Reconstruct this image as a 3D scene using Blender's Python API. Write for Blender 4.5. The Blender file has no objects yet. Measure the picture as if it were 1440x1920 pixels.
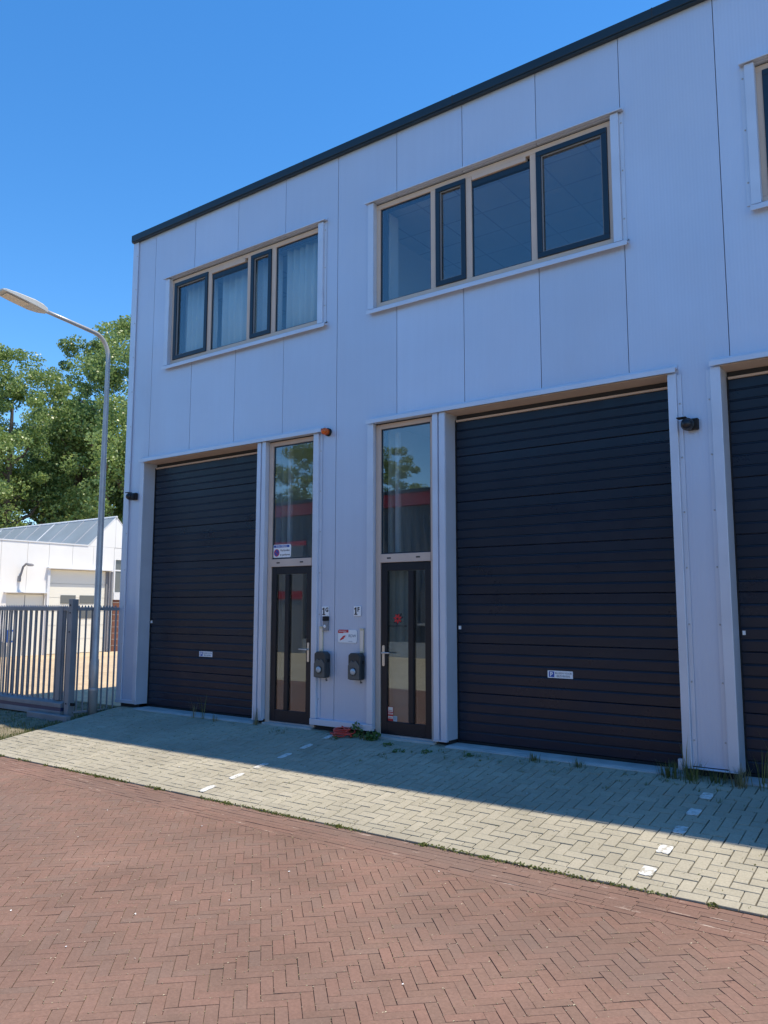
import bpy, math, random
import numpy as np
from mathutils import Vector, Matrix
random.seed(7); rng = np.random.default_rng(7)
R = math.radians
scn = bpy.context.scene
C = scn.collection

# ------------------------------------------------------------------ camera
CAM = Vector((11.7887, -8.1263, 1.5887)); YAW = -0.6352; PITCH = 0.1189; ROLL = 0.00174; FPX = 1502.26
fw = Vector((math.sin(YAW)*math.cos(PITCH), math.cos(YAW)*math.cos(PITCH), math.sin(PITCH)))
r0 = Vector((math.cos(YAW), -math.sin(YAW), 0)); u0 = r0.cross(fw)
rr = r0*math.cos(ROLL)+u0*math.sin(ROLL); uu = u0*math.cos(ROLL)-r0*math.sin(ROLL)
cd = bpy.data.cameras.new('camera'); cam = bpy.data.objects.new('camera', cd); C.objects.link(cam)
cam.matrix_world = Matrix(((rr.x, uu.x, -fw.x, CAM.x), (rr.y, uu.y, -fw.y, CAM.y), (rr.z, uu.z, -fw.z, CAM.z), (0, 0, 0, 1)))
cd.sensor_fit = 'VERTICAL'; cd.sensor_height = 36; cd.lens = 36*FPX/1920; cd.clip_end = 2000; cd.clip_start = 0.05
scn.camera = cam
def project(p):
    d = Vector(p)-CAM; w = d.dot(fw)
    if w <= 0.05: return None
    return (720+FPX*d.dot(rr)/w, 960-FPX*d.dot(uu)/w)

# ------------------------------------------------------------------ light
SUNV = Vector((0.345, 0.163, 1.0)).normalized()        # direction towards the sun
ELEV = math.asin(SUNV.z); AZ = math.atan2(SUNV.x, SUNV.y)
w = bpy.data.worlds.new('World'); scn.world = w; w.use_nodes = True
nt = w.node_tree; bg = nt.nodes['Background']
sky = nt.nodes.new('ShaderNodeTexSky'); sky.sky_type = 'NISHITA'; sky.sun_disc = False
sky.sun_elevation = ELEV; sky.sun_rotation = AZ; sky.air_density = 1.0; sky.dust_density = 0.0; sky.ozone_density = 4.0
hs = nt.nodes.new('ShaderNodeHueSaturation'); hs.inputs['Saturation'].default_value = 1.27
nt.links.new(sky.outputs[0], hs.inputs['Color']); nt.links.new(hs.outputs[0], bg.inputs[0]); bg.inputs[1].default_value = 0.145
sd = bpy.data.lights.new('sun', 'SUN'); sd.energy = 3.7; sd.angle = R(0.53); sd.color = (1.0, 0.90, 0.74)
sun = bpy.data.objects.new('sun', sd); C.objects.link(sun); sun.location = (30, 20, 60)
sun.rotation_euler = SUNV.to_track_quat('Z', 'Y').to_euler()
scn.view_settings.view_transform = 'Standard'; scn.view_settings.look = 'None'
scn.view_settings.exposure = 0.72; scn.view_settings.gamma = 1.0

# ------------------------------------------------------------------ materials
def mat(name, col, rough=0.6, metal=0.0, spec=0.5, noise=None, bump=None, coat=0.0):
    """noise=(scale, amount[, detail]) tints the colour; bump=(scale, strength)"""
    m = bpy.data.materials.new(name); m.use_nodes = True; n = m.node_tree.nodes; l = m.node_tree.links
    b = n['Principled BSDF']; b.inputs['Base Color'].default_value = (*col, 1); b.inputs['Roughness'].default_value = rough
    b.inputs['Metallic'].default_value = metal; b.inputs['Specular IOR Level'].default_value = spec
    b.inputs['Coat Weight'].default_value = coat
    tc = n.new('ShaderNodeTexCoord')
    if noise:
        t = n.new('ShaderNodeTexNoise'); t.inputs['Scale'].default_value = noise[0]; t.inputs['Detail'].default_value = 6
        l.new(tc.outputs['Object'], t.inputs['Vector'])
        mr = n.new('ShaderNodeMapRange'); mr.inputs['From Min'].default_value = 0.3; mr.inputs['From Max'].default_value = 0.7
        mr.inputs['To Min'].default_value = 1-noise[1]; mr.inputs['To Max'].default_value = 1+noise[1]*0.6
        l.new(t.outputs['Fac'], mr.inputs['Value'])
        v = n.new('ShaderNodeVectorMath'); v.operation = 'SCALE'; v.inputs[0].default_value = col
        l.new(mr.outputs[0], v.inputs['Scale']); l.new(v.outputs[0], b.inputs['Base Color'])
        m['v'] = v.name
    if bump:
        t2 = n.new('ShaderNodeTexNoise'); t2.inputs['Scale'].default_value = bump[0]; t2.inputs['Detail'].default_value = 8
        l.new(tc.outputs['Object'], t2.inputs['Vector'])
        bp = n.new('ShaderNodeBump'); bp.inputs['Strength'].default_value = bump[1]; bp.inputs['Distance'].default_value = 0.01
        l.new(t2.outputs['Fac'], bp.inputs['Height']); l.new(bp.outputs[0], b.inputs['Normal'])
    return m

def mat_cladding():
    m = mat('silver_cladding', (0.525, 0.59, 0.72), 0.38, 0.28, 0.5, noise=(0.9, 0.04))
    n = m.node_tree.nodes; l = m.node_tree.links; b = n['Principled BSDF']
    tc = n.new('ShaderNodeTexCoord'); wv = n.new('ShaderNodeTexWave'); wv.wave_type = 'BANDS'; wv.bands_direction = 'X'
    wv.inputs['Scale'].default_value = 0.314/0.034*1.0; wv.inputs['Distortion'].default_value = 0
    l.new(tc.outputs['Object'], wv.inputs['Vector'])
    big = n.new('ShaderNodeTexNoise'); big.inputs['Scale'].default_value = 1.3; big.inputs['Detail'].default_value = 1
    l.new(tc.outputs['Object'], big.inputs['Vector'])
    b1 = n.new('ShaderNodeBump'); b1.inputs['Strength'].default_value = 0.3; b1.inputs['Distance'].default_value = 0.003
    l.new(wv.outputs['Fac'], b1.inputs['Height'])
    b2 = n.new('ShaderNodeBump'); b2.inputs['Strength'].default_value = 0.12; b2.inputs['Distance'].default_value = 0.02
    l.new(big.outputs['Fac'], b2.inputs['Height']); l.new(b1.outputs[0], b2.inputs['Normal']); l.new(b2.outputs[0], b.inputs['Normal'])
    # thin rain streaks and dust towards the foot
    mp = n.new('ShaderNodeMapping'); mp.inputs['Scale'].default_value = (14, 1, 0.5); l.new(tc.outputs['Object'], mp.inputs['Vector'])
    st = n.new('ShaderNodeTexNoise'); st.inputs['Scale'].default_value = 1.0; st.inputs['Detail'].default_value = 5; l.new(mp.outputs[0], st.inputs['Vector'])
    mr = n.new('ShaderNodeMapRange'); mr.inputs['From Min'].default_value = 0.35; mr.inputs['From Max'].default_value = 0.75
    mr.inputs['To Min'].default_value = 1.0; mr.inputs['To Max'].default_value = 0.98; l.new(st.outputs['Fac'], mr.inputs['Value'])
    oi = n.new('ShaderNodeObjectInfo'); mo_ = n.new('ShaderNodeMapRange'); mo_.inputs['To Min'].default_value = 0.955; mo_.inputs['To Max'].default_value = 1.03; l.new(oi.outputs['Random'], mo_.inputs['Value'])
    mm = n.new('ShaderNodeMath'); mm.operation = 'MULTIPLY'; l.new(mr.outputs[0], mm.inputs[0]); l.new(mo_.outputs[0], mm.inputs[1]); mr = mm
    v = n.get(m['v']); v2 = n.new('ShaderNodeVectorMath'); v2.operation = 'SCALE'
    l.new(v.outputs[0], v2.inputs[0]); l.new(mr.outputs[0], v2.inputs['Scale']); l.new(v2.outputs[0], b.inputs['Base Color'])
    return m

def mat_glass(name, tint=(0.86, 0.90, 0.91), f0=0.11):
    m = bpy.data.materials.new(name); m.use_nodes = True; n = m.node_tree.nodes; l = m.node_tree.links
    n.remove(n['Principled BSDF'])
    tr = n.new('ShaderNodeBsdfTransparent'); tr.inputs[0].default_value = (*tint, 1)
    gl = n.new('ShaderNodeBsdfGlossy'); gl.inputs['Roughness'].default_value = 0.0; gl.inputs[0].default_value = (0.95, 0.97, 1, 1)
    # reflectance of one face of coated double glazing, the same from both sides
    ge = n.new('ShaderNodeNewGeometry'); dt = n.new('ShaderNodeVectorMath'); dt.operation = 'DOT_PRODUCT'; l.new(ge.outputs['Normal'], dt.inputs[0]); l.new(ge.outputs['Incoming'], dt.inputs[1])
    ab = n.new('ShaderNodeMath'); ab.operation = 'ABSOLUTE'; l.new(dt.outputs['Value'], ab.inputs[0])
    om = n.new('ShaderNodeMath'); om.operation = 'SUBTRACT'; om.inputs[0].default_value = 1; l.new(ab.outputs[0], om.inputs[1])
    pw = n.new('ShaderNodeMath'); pw.operation = 'POWER'; l.new(om.outputs[0], pw.inputs[0]); pw.inputs[1].default_value = 5
    fr = n.new('ShaderNodeMath'); fr.operation = 'MULTIPLY_ADD'; l.new(pw.outputs[0], fr.inputs[0]); fr.inputs[1].default_value = 1-f0; fr.inputs[2].default_value = f0
    tc = n.new('ShaderNodeTexCoord'); t = n.new('ShaderNodeTexNoise'); t.inputs['Scale'].default_value = 1.6; t.inputs['Detail'].default_value = 0
    l.new(tc.outputs['Object'], t.inputs['Vector'])
    bp = n.new('ShaderNodeBump'); bp.inputs['Strength'].default_value = 0.012; bp.inputs['Distance'].default_value = 0.02
    l.new(t.outputs['Fac'], bp.inputs['Height']); l.new(bp.outputs[0], gl.inputs['Normal'])
    mx = n.new('ShaderNodeMixShader'); l.new(fr.outputs[0], mx.inputs[0]); l.new(tr.outputs[0], mx.inputs[1]); l.new(gl.outputs[0], mx.inputs[2])
    l.new(mx.outputs[0], n['Material Output'].inputs['Surface'])
    return m

def mat_brick(name, cols, rough=0.85, stain=None, fine=(60, 0.5), worncol=(0.17, 0.125, 0.105)):
    """per-piece colour from a ramp, with dirt and grain; works for single objects and for joined pieces"""
    m = bpy.data.materials.new(name); m.use_nodes = True; n = m.node_tree.nodes; l = m.node_tree.links; b = n['Principled BSDF']
    b.inputs['Roughness'].default_value = rough; b.inputs['Specular IOR Level'].default_value = 0.25
    oi = n.new('ShaderNodeObjectInfo'); ge = n.new('ShaderNodeNewGeometry')
    ad = n.new('ShaderNodeMath'); ad.operation = 'ADD'; l.new(oi.outputs['Random'], ad.inputs[0]); l.new(ge.outputs['Random Per Island'], ad.inputs[1])
    frc = n.new('ShaderNodeMath'); frc.operation = 'FRACT'; l.new(ad.outputs[0], frc.inputs[0])
    cr = n.new('ShaderNodeValToRGB'); e = cr.color_ramp.elements
    e[0].position = 0; e[0].color = (*cols[0], 1); e[1].position = 1; e[1].color = (*cols[-1], 1)
    for i, c in enumerate(cols[1:-1]):
        x = e.new((i+1)/(len(cols)-1)); x.color = (*c, 1)
    l.new(frc.outputs[0], cr.inputs[0])
    # world-position dirt patches and grain
    t = n.new('ShaderNodeTexNoise'); t.inputs['Scale'].default_value = 0.9; t.inputs['Detail'].default_value = 7; t.inputs['Roughness'].default_value = 0.65
    l.new(ge.outputs['Position'], t.inputs['Vector'])
    mr = n.new('ShaderNodeMapRange'); mr.inputs['From Min'].default_value = 0.3; mr.inputs['From Max'].default_value = 0.7; mr.inputs['To Min'].default_value = 0.80; mr.inputs['To Max'].default_value = 1.13
    l.new(t.outputs['Fac'], mr.inputs['Value'])
    t2 = n.new('ShaderNodeTexNoise'); t2.inputs['Scale'].default_value = fine[0]; t2.inputs['Detail'].default_value = 4
    l.new(ge.outputs['Position'], t2.inputs['Vector'])
    mr2 = n.new('ShaderNodeMapRange'); mr2.inputs['From Min'].default_value = 0.25; mr2.inputs['From Max'].default_value = 0.75; mr2.inputs['To Min'].default_value = 0.86; mr2.inputs['To Max'].default_value = 1.12
    l.new(t2.outputs['Fac'], mr2.inputs['Value'])
    mu = n.new('ShaderNodeMath'); mu.operation = 'MULTIPLY'; l.new(mr.outputs[0], mu.inputs[0]); l.new(mr2.outputs[0], mu.inputs[1])
    v = n.new('ShaderNodeVectorMath'); v.operation = 'SCALE'; l.new(cr.outputs[0], v.inputs[0]); l.new(mu.outputs[0], v.inputs['Scale'])
    out = v.outputs[0]
    mpw = n.new('ShaderNodeMapping'); mpw.inputs['Scale'].default_value = (0.35, 1.3, 1); l.new(ge.outputs['Position'], mpw.inputs['Vector'])
    tw = n.new('ShaderNodeTexNoise'); tw.inputs['Scale'].default_value = 0.8; tw.inputs['Detail'].default_value = 5; l.new(mpw.outputs[0], tw.inputs['Vector'])
    mw = n.new('ShaderNodeMapRange'); mw.inputs['From Min'].default_value = 0.48; mw.inputs['From Max'].default_value = 0.68; mw.inputs['To Max'].default_value = 0.55; l.new(tw.outputs['Fac'], mw.inputs['Value'])
    mxw = n.new('ShaderNodeMix'); mxw.data_type = 'RGBA'; l.new(mw.outputs[0], mxw.inputs[0]); l.new(out, mxw.inputs[6]); mxw.inputs[7].default_value = (*worncol, 1); out = mxw.outputs[2]
    if stain:   # pale lime bloom in scratchy patches
        mp = n.new('ShaderNodeMapping'); mp.inputs['Scale'].default_value = stain[2]; l.new(ge.outputs['Position'], mp.inputs['Vector'])
        t3 = n.new('ShaderNodeTexNoise'); t3.inputs['Scale'].default_value = stain[0]; t3.inputs['Detail'].default_value = 9; t3.inputs['Roughness'].default_value = 0.75
        l.new(mp.outputs[0], t3.inputs['Vector'])
        mr3 = n.new('ShaderNodeMapRange'); mr3.inputs['From Min'].default_value = stain[1]; mr3.inputs['From Max'].default_value = stain[1]+0.06; l.new(t3.outputs['Fac'], mr3.inputs['Value'])
        mx = n.new('ShaderNodeMix'); mx.data_type = 'RGBA'; l.new(mr3.outputs[0], mx.inputs[0]); l.new(out, mx.inputs[6]); mx.inputs[7].default_value = (*stain[3], 1); out = mx.outputs[2]
    l.new(out, b.inputs['Base Color'])
    bp = n.new('ShaderNodeBump'); bp.inputs['Strength'].default_value = fine[1]; bp.inputs['Distance'].default_value = 0.004
    l.new(t2.outputs['Fac'], bp.inputs['Height']); l.new(bp.outputs[0], b.inputs['Normal'])
    return m

def mat_leaf(name, c0, c1):
    m = bpy.data.materials.new(name); m.use_nodes = True; n = m.node_tree.nodes; l = m.node_tree.links; b = n['Principled BSDF']
    ge = n.new('ShaderNodeNewGeometry'); cr = n.new('ShaderNodeValToRGB'); e = cr.color_ramp.elements
    e[0].color = (*c0, 1); e[1].color = (*c1, 1); l.new(ge.outputs['Random Per Island'], cr.inputs[0]); l.new(cr.outputs[0], b.inputs['Base Color'])
    b.inputs['Roughness'].default_value = 0.36; b.inputs['Specular IOR Level'].default_value = 0.55
    tl = n.new('ShaderNodeBsdfTranslucent'); l.new(cr.outputs[0], tl.inputs[0])
    mx = n.new('ShaderNodeMixShader'); mx.inputs[0].default_value = 0.45; l.new(b.outputs[0], mx.inputs[1]); l.new(tl.outputs[0], mx.inputs[2])
    l.new(mx.outputs[0], n['Material Output'].inputs['Surface'])
    return m

def mat_grid(name, col, line, sx, sy, lw, rough=0.8, plane='xy', offset=0.0):
    """tiles too far off to build: brick texture"""
    m = bpy.data.materials.new(name); m.use_nodes = True; n = m.node_tree.nodes; l = m.node_tree.links; b = n['Principled BSDF']
    b.inputs['Roughness'].default_value = rough; b.inputs['Specular IOR Level'].default_value = 0.2
    tc = n.new('ShaderNodeTexCoord'); mp = n.new('ShaderNodeMapping')
    if plane == 'yz': mp.inputs['Rotation'].default_value = (R(-90), 0, R(-90))
    if plane == 'xz': mp.inputs['Rotation'].default_value = (R(-90), 0, 0)
    l.new(tc.outputs['Object'], mp.inputs['Vector'])
    br = n.new('ShaderNodeTexBrick'); br.inputs['Scale'].default_value = 1; br.inputs['Brick Width'].default_value = sx; br.inputs['Row Height'].default_value = sy
    br.inputs['Mortar Size'].default_value = lw; br.offset = offset; br.inputs['Color1'].default_value = (*col, 1); br.inputs['Color2'].default_value = (*[c*0.85 for c in col], 1); br.inputs['Mortar'].default_value = (*line, 1)
    l.new(mp.outputs[0], br.inputs['Vector'])
    t = n.new('ShaderNodeTexNoise'); t.inputs['Scale'].default_value = 0.7; t.inputs['Detail'].default_value = 6; l.new(tc.outputs['Object'], t.inputs['Vector'])
    mr = n.new('ShaderNodeMapRange'); mr.inputs['To Min'].default_value = 0.7; mr.inputs['To Max'].default_value = 1.25; l.new(t.outputs['Fac'], mr.inputs['Value'])
    v = n.new('ShaderNodeVectorMath'); v.operation = 'SCALE'; l.new(br.outputs[0], v.inputs[0]); l.new(mr.outputs[0], v.inputs['Scale']); l.new(v.outputs[0], b.inputs['Base Color'])
    return m

M = {}
M['clad'] = mat_cladding()
M['flash'] = mat('silver_flashing', (0.57, 0.62, 0.72), 0.36, 0.28, noise=(2.5, 0.06))
M['core'] = mat('dark_backing', (0.03, 0.033, 0.04), 0.8)
M['trim'] = mat('roof_trim_anthracite', (0.008, 0.020, 0.032), 0.42, noise=(3, 0.15))
M['taupe'] = mat('taupe_frame', (0.56, 0.445, 0.37), 0.5, noise=(4, 0.06))
M['sash'] = mat('dark_blue_sash', (0.007, 0.020, 0.038), 0.35)
M['black'] = mat('black_door_paint', (0.009, 0.011, 0.017), 0.36, 0.0, 0.4, noise=(6, 0.2))
M['garage'] = mat('anthracite_door', (0.006, 0.012, 0.026), 0.30, 0.0, 0.42, noise=(1.2, 0.18), bump=(350, 0.06))
def uneven_sheen(m, lo, hi, sc):
    n = m.node_tree.nodes; l = m.node_tree.links; tc = n.new('ShaderNodeTexCoord'); t = n.new('ShaderNodeTexNoise'); t.inputs['Scale'].default_value = sc; t.inputs['Detail'].default_value = 8; t.inputs['Roughness'].default_value = 0.7
    l.new(tc.outputs['Object'], t.inputs['Vector']); mr = n.new('ShaderNodeMapRange'); mr.inputs['From Min'].default_value = 0.3; mr.inputs['From Max'].default_value = 0.7; mr.inputs['To Min'].default_value = lo; mr.inputs['To Max'].default_value = hi
    l.new(t.outputs['Fac'], mr.inputs['Value']); l.new(mr.outputs[0], n['Principled BSDF'].inputs['Roughness'])
uneven_sheen(M['garage'], 0.24, 0.42, 1.6); uneven_sheen(M['clad'], 0.32, 0.46, 1.1)
M['rubber'] = mat('black_rubber', (0.008, 0.008, 0.009), 0.8)
M['glass'] = mat_glass('window_glass')
M['glass_door'] = mat_glass('door_glass', (0.75, 0.79, 0.79), 0.11)
M['room'] = mat('room_wall', (0.62, 0.63, 0.62), 0.9)
M['ceil'] = mat_grid('ceiling_tile', (0.66, 0.66, 0.64), (0.40, 0.40, 0.40), 0.6, 0.6, 0.012)
M['floor_in'] = mat('room_floor', (0.12, 0.11, 0.10), 0.7)
M['curtain'] = mat('curtain_cloth', (0.66, 0.70, 0.70), 0.9, noise=(3, 0.06))
M['blind'] = mat('blind_slat', (0.42, 0.47, 0.44), 0.8)
M['steel'] = mat('brushed_steel', (0.62, 0.62, 0.62), 0.3, 0.9)
M['galv'] = mat('galvanised_steel', (0.43, 0.43, 0.43), 0.42, 0.35, noise=(5, 0.15), bump=(25, 0.05))
M['fence'] = mat('blue_grey_fence_paint', (0.20, 0.215, 0.235), 0.45, noise=(3, 0.15))
M['beamblue'] = mat('dark_blue_paint', (0.015, 0.03, 0.09), 0.4)
M['beamgrey'] = mat('gate_beam_grey', (0.24, 0.24, 0.25), 0.5, noise=(3, 0.2))
M['concrete'] = mat('concrete_sill', (0.42, 0.43, 0.42), 0.85, noise=(5, 0.2), bump=(60, 0.3))
M['plinth'] = mat('plinth', (0.02, 0.02, 0.022), 0.9)
M['white'] = mat('white_plastic', (0.78, 0.79, 0.80), 0.4)
M['whitewall'] = mat('white_wall_panel', (0.86, 0.85, 0.81), 0.6, noise=(0.8, 0.05))
M['whitedoor'] = mat('cream_door', (0.80, 0.78, 0.68), 0.5)
M['skylight'] = mat('skylight_sheet', (0.27, 0.31, 0.34), 0.3, noise=(1.2, 0.1))
M['bar_white'] = mat('white_bar', (0.75, 0.76, 0.76), 0.5)
M['wglass'] = mat('grey_window', (0.12, 0.13, 0.14), 0.12)
M['wbrick'] = mat_grid('plinth_brick', (0.20, 0.09, 0.06), (0.35, 0.33, 0.30), 0.22, 0.065, 0.008, plane='yz', offset=0.5)
M['pipe'] = mat('grey_pipe', (0.2, 0.21, 0.23), 0.5)
M['yard'] = mat_grid('yard_paving', (0.60, 0.45, 0.285), (0.40, 0.32, 0.21), 0.2, 0.1, 0.006, offset=0.5)
M['lot'] = mat_grid('light_lot_paving', (0.46, 0.41, 0.30), (0.3, 0.28, 0.20), 0.2, 0.1, 0.006, offset=0.5)
M['soil'] = mat('verge_soil', (0.22, 0.185, 0.115), 0.95, noise=(6, 0.4), bump=(40, 0.8))
M['bed'] = mat('joint_sand', (0.06, 0.052, 0.04), 0.95, noise=(25, 0.45), bump=(120, 0.6))
M['bed_red'] = mat('joint_sand_road', (0.17, 0.125, 0.095), 0.95, noise=(25, 0.5), bump=(120, 0.6))
M['paver'] = mat_brick('concrete_paver', [(0.345, 0.312, 0.238), (0.385, 0.35, 0.268), (0.365, 0.332, 0.252), (0.41, 0.372, 0.288), (0.355, 0.325, 0.25)], worncol=(0.31, 0.285, 0.22))
M['brick'] = mat_brick('red_road_brick', [(0.194, 0.124, 0.095), (0.215, 0.129, 0.098), (0.203, 0.128, 0.099), (0.226, 0.133, 0.102), (0.198, 0.132, 0.104)])
M['gutter'] = mat_brick('gutter_brick', [(0.192, 0.120, 0.092), (0.218, 0.130, 0.100), (0.202, 0.124, 0.096), (0.232, 0.135, 0.104)], stain=(3.2, 0.60, (1, 6, 1), (0.46, 0.37, 0.31)))
M['road_far'] = mat_grid('red_paving_far', (0.215, 0.130, 0.100), (0.12, 0.08, 0.06), 0.2, 0.0667, 0.004, offset=0.5)
M['paint'] = mat('worn_white_paint', (0.66, 0.66, 0.63), 0.7, noise=(30, 0.18), bump=(90, 0.4))
def worn(m, under, sc, th):
    n = m.node_tree.nodes; l = m.node_tree.links; b = n['Principled BSDF']; src = b.inputs['Base Color'].links[0].from_socket; tc = n.new('ShaderNodeTexCoord'); t = n.new('ShaderNodeTexNoise'); t.inputs['Scale'].default_value = sc; t.inputs['Detail'].default_value = 9; t.inputs['Roughness'].default_value = 0.75
    l.new(tc.outputs['Object'], t.inputs['Vector']); mr = n.new('ShaderNodeMapRange'); mr.inputs['From Min'].default_value = th; mr.inputs['From Max'].default_value = th+0.06; l.new(t.outputs['Fac'], mr.inputs['Value'])
    mx = n.new('ShaderNodeMix'); mx.data_type = 'RGBA'; l.new(mr.outputs[0], mx.inputs[0]); l.new(src, mx.inputs[6]); mx.inputs[7].default_value = (*under, 1); l.new(mx.outputs[2], b.inputs['Base Color'])
worn(M['paint'], (0.40, 0.37, 0.30), 14, 0.51)
M['asphalt'] = mat('ground_dust', (0.20, 0.18, 0.14), 0.95, noise=(0.4, 0.3))
M['bark'] = mat('bark', (0.13, 0.10, 0.075), 0.9, noise=(4, 0.35), bump=(12, 0.8))
M['leaf_a'] = mat_leaf('maple_leaves', (0.16, 0.25, 0.065), (0.34, 0.43, 0.15))
M['leaf_b'] = mat_leaf('dark_leaves', (0.13, 0.205, 0.06), (0.28, 0.37, 0.13))
M['grass'] = mat_leaf('grass_blades', (0.07, 0.11, 0.025), (0.20, 0.20, 0.07))
M['weed'] = mat_leaf('weed_leaves', (0.07, 0.14, 0.03), (0.15, 0.23, 0.06))
M['straw'] = mat_leaf('dry_grass', (0.20, 0.17, 0.08), (0.30, 0.26, 0.13))
M['litter'] = mat_leaf('pale_litter', (0.34, 0.28, 0.15), (0.62, 0.55, 0.40))
M['moss'] = mat_leaf('joint_weeds', (0.08, 0.13, 0.02), (0.22, 0.22, 0.06))
M['charger'] = mat('charger_plastic', (0.028, 0.033, 0.036), 0.42)
M['charger_front'] = mat('charger_front', (0.10, 0.097, 0.09), 0.5)
M['socket'] = mat('socket_lid', (0.42, 0.45, 0.48), 0.35, 0.3)
M['ivory'] = mat('ivory_duct', (0.66, 0.57, 0.40), 0.5)
M['grey_pl'] = mat('grey_plastic', (0.22, 0.22, 0.23), 0.45)
M['red'] = mat('red_print', (0.55, 0.02, 0.025), 0.45)
M['blue'] = mat('blue_print', (0.012, 0.075, 0.36), 0.45)
M['ink'] = mat('black_print', (0.012, 0.012, 0.016), 0.5)
M['greyink'] = mat('grey_print', (0.13, 0.18, 0.24), 0.5)
M['cream'] = mat('cream_print', (0.78, 0.66, 0.55), 0.5)
M['lightgrey'] = mat('light_grey_print', (0.50, 0.56, 0.58), 0.5)
M['hose'] = mat('red_hose', (0.60, 0.05, 0.03), 0.4)
M['redclad'] = mat('red_fascia', (0.42, 0.015, 0.03), 0.4)
M['darkclad'] = mat('dark_corrugated', (0.07, 0.08, 0.095), 0.45, noise=(0.6, 0.25))
M['lamp_head'] = mat('lamp_head_grey', (0.55, 0.55, 0.52), 0.5)
M['lens'] = mat('lamp_lens', (0.55, 0.50, 0.42), 0.2)
am = mat('amber_lens', (0.75, 0.13, 0.01), 0.25); am.node_tree.nodes['Principled BSDF'].inputs['Transmission Weight'].default_value = 0.25; M['amber'] = am

# ------------------------------------------------------------------ mesh helpers
class MB:
    def __init__(s): s.v = []; s.f = []
    def add(s, vs, fs):
        o = len(s.v); s.v += [tuple(x) for x in vs]; s.f += [tuple(i+o for i in f) for f in fs]; return s
    def box(s, x0, x1, y0, y1, z0, z1):
        vs = [(x, y, z) for z in (z0, z1) for y in (y0, y1) for x in (x0, x1)]
        return s.add(vs, [(0, 2, 3, 1), (4, 5, 7, 6), (0, 1, 5, 4), (2, 6, 7, 3), (0, 4, 6, 2), (1, 3, 7, 5)])
    def quad(s, a, b, c, d): return s.add([a, b, c, d], [(0, 1, 2, 3)])
    def prism(s, pts, axis, a0, a1):
        """extrude a 2-D outline along an axis; outline given in the other two axes in order"""
        def mk(p, a):
            return {'x': (a, p[0], p[1]), 'y': (p[0], a, p[1]), 'z': (p[0], p[1], a)}[axis]
        n = len(pts)
        return s.add([mk(p, a0) for p in pts]+[mk(p, a1) for p in pts],
                     [tuple(range(n))[::-1], tuple(range(n, 2*n))]+[(i, (i+1) % n, n+(i+1) % n, n+i) for i in range(n)])
    def tube(s, path, rad, seg=10, caps=True):
        path = [Vector(p) for p in path]; n = len(path); o = len(s.v)
        if not hasattr(rad, '__len__'): rad = [rad]*n
        prev = None
        for i, p in enumerate(path):
            t = (path[min(i+1, n-1)]-path[max(i-1, 0)]).normalized()
            if prev is None:
                a = t.orthogonal().normalized()
            else:
                a = (prev-t*prev.dot(t)).normalized()
            prev = a; b = t.cross(a)
            for k in range(seg):
                q = 2*math.pi*k/seg; s.v.append(tuple(p+(a*math.cos(q)+b*math.sin(q))*rad[i]))
        for i in range(n-1):
            for k in range(seg):
                k2 = (k+1) % seg; s.f.append((o+i*seg+k, o+i*seg+k2, o+(i+1)*seg+k2, o+(i+1)*seg+k))
        if caps:
            s.f.append(tuple(o+k for k in range(seg))[::-1]); s.f.append(tuple(o+(n-1)*seg+k for k in range(seg)))
        return s
    def lathe(s, prof, centre, axis='z', seg=20):
        """prof = [(radius, height)], around an axis through centre; '-y' means height runs to -y"""
        o = len(s.v); c = Vector(centre)
        for r, h in prof:
            for k in range(seg):
                q = 2*math.pi*k/seg; a, b = r*math.cos(q), r*math.sin(q)
                s.v.append(tuple(c+(Vector((a, b, h)) if axis == 'z' else Vector((a, -h, b)))))
        m = len(prof)
        for i in range(m-1):
            for k in range(seg):
                k2 = (k+1) % seg; s.f.append((o+i*seg+k, o+i*seg+k2, o+(i+1)*seg+k2, o+(i+1)*seg+k))
        s.f.append(tuple(o+k for k in range(seg))[::-1]); s.f.append(tuple(o+(m-1)*seg+k for k in range(seg)))
        return s
    def build(s, name, m, parent=None, bevel=0, smooth=False, kind=None):
        me = bpy.data.meshes.new(name); me.from_pydata(s.v, [], s.f); me.update()
        return link(name, me, m, parent, bevel, smooth, kind)

def link(name, me, m, parent=None, bevel=0, smooth=False, kind=None):
    if m is not None and len(me.materials) == 0: me.materials.append(M[m])
    o = bpy.data.objects.new(name, me); C.objects.link(o)
    if parent is not None: o.parent = parent
    if bevel:
        b = o.modifiers.new('bevel', 'BEVEL'); b.width = bevel; b.segments = 2; b.limit_method = 'ANGLE'; b.angle_limit = R(40)
    if smooth:
        for p in me.polygons: p.use_smooth = True
    if kind: o['kind'] = kind
    return o
def tag(o, label, cat, group=None):
    o['label'] = label; o['category'] = cat
    if group: o['group'] = group
    return o
def thing(name, label, cat, loc=(0, 0, 0), group=None):
    o = bpy.data.objects.new(name, None); C.objects.link(o); o.empty_display_size = 0.2
    ROOTS.append((o, loc)); return tag(o, label, cat, group)
ROOTS = []     # roots are moved to their base point at the end, children keep their place
def B(*a): return MB().box(*a)

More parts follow.
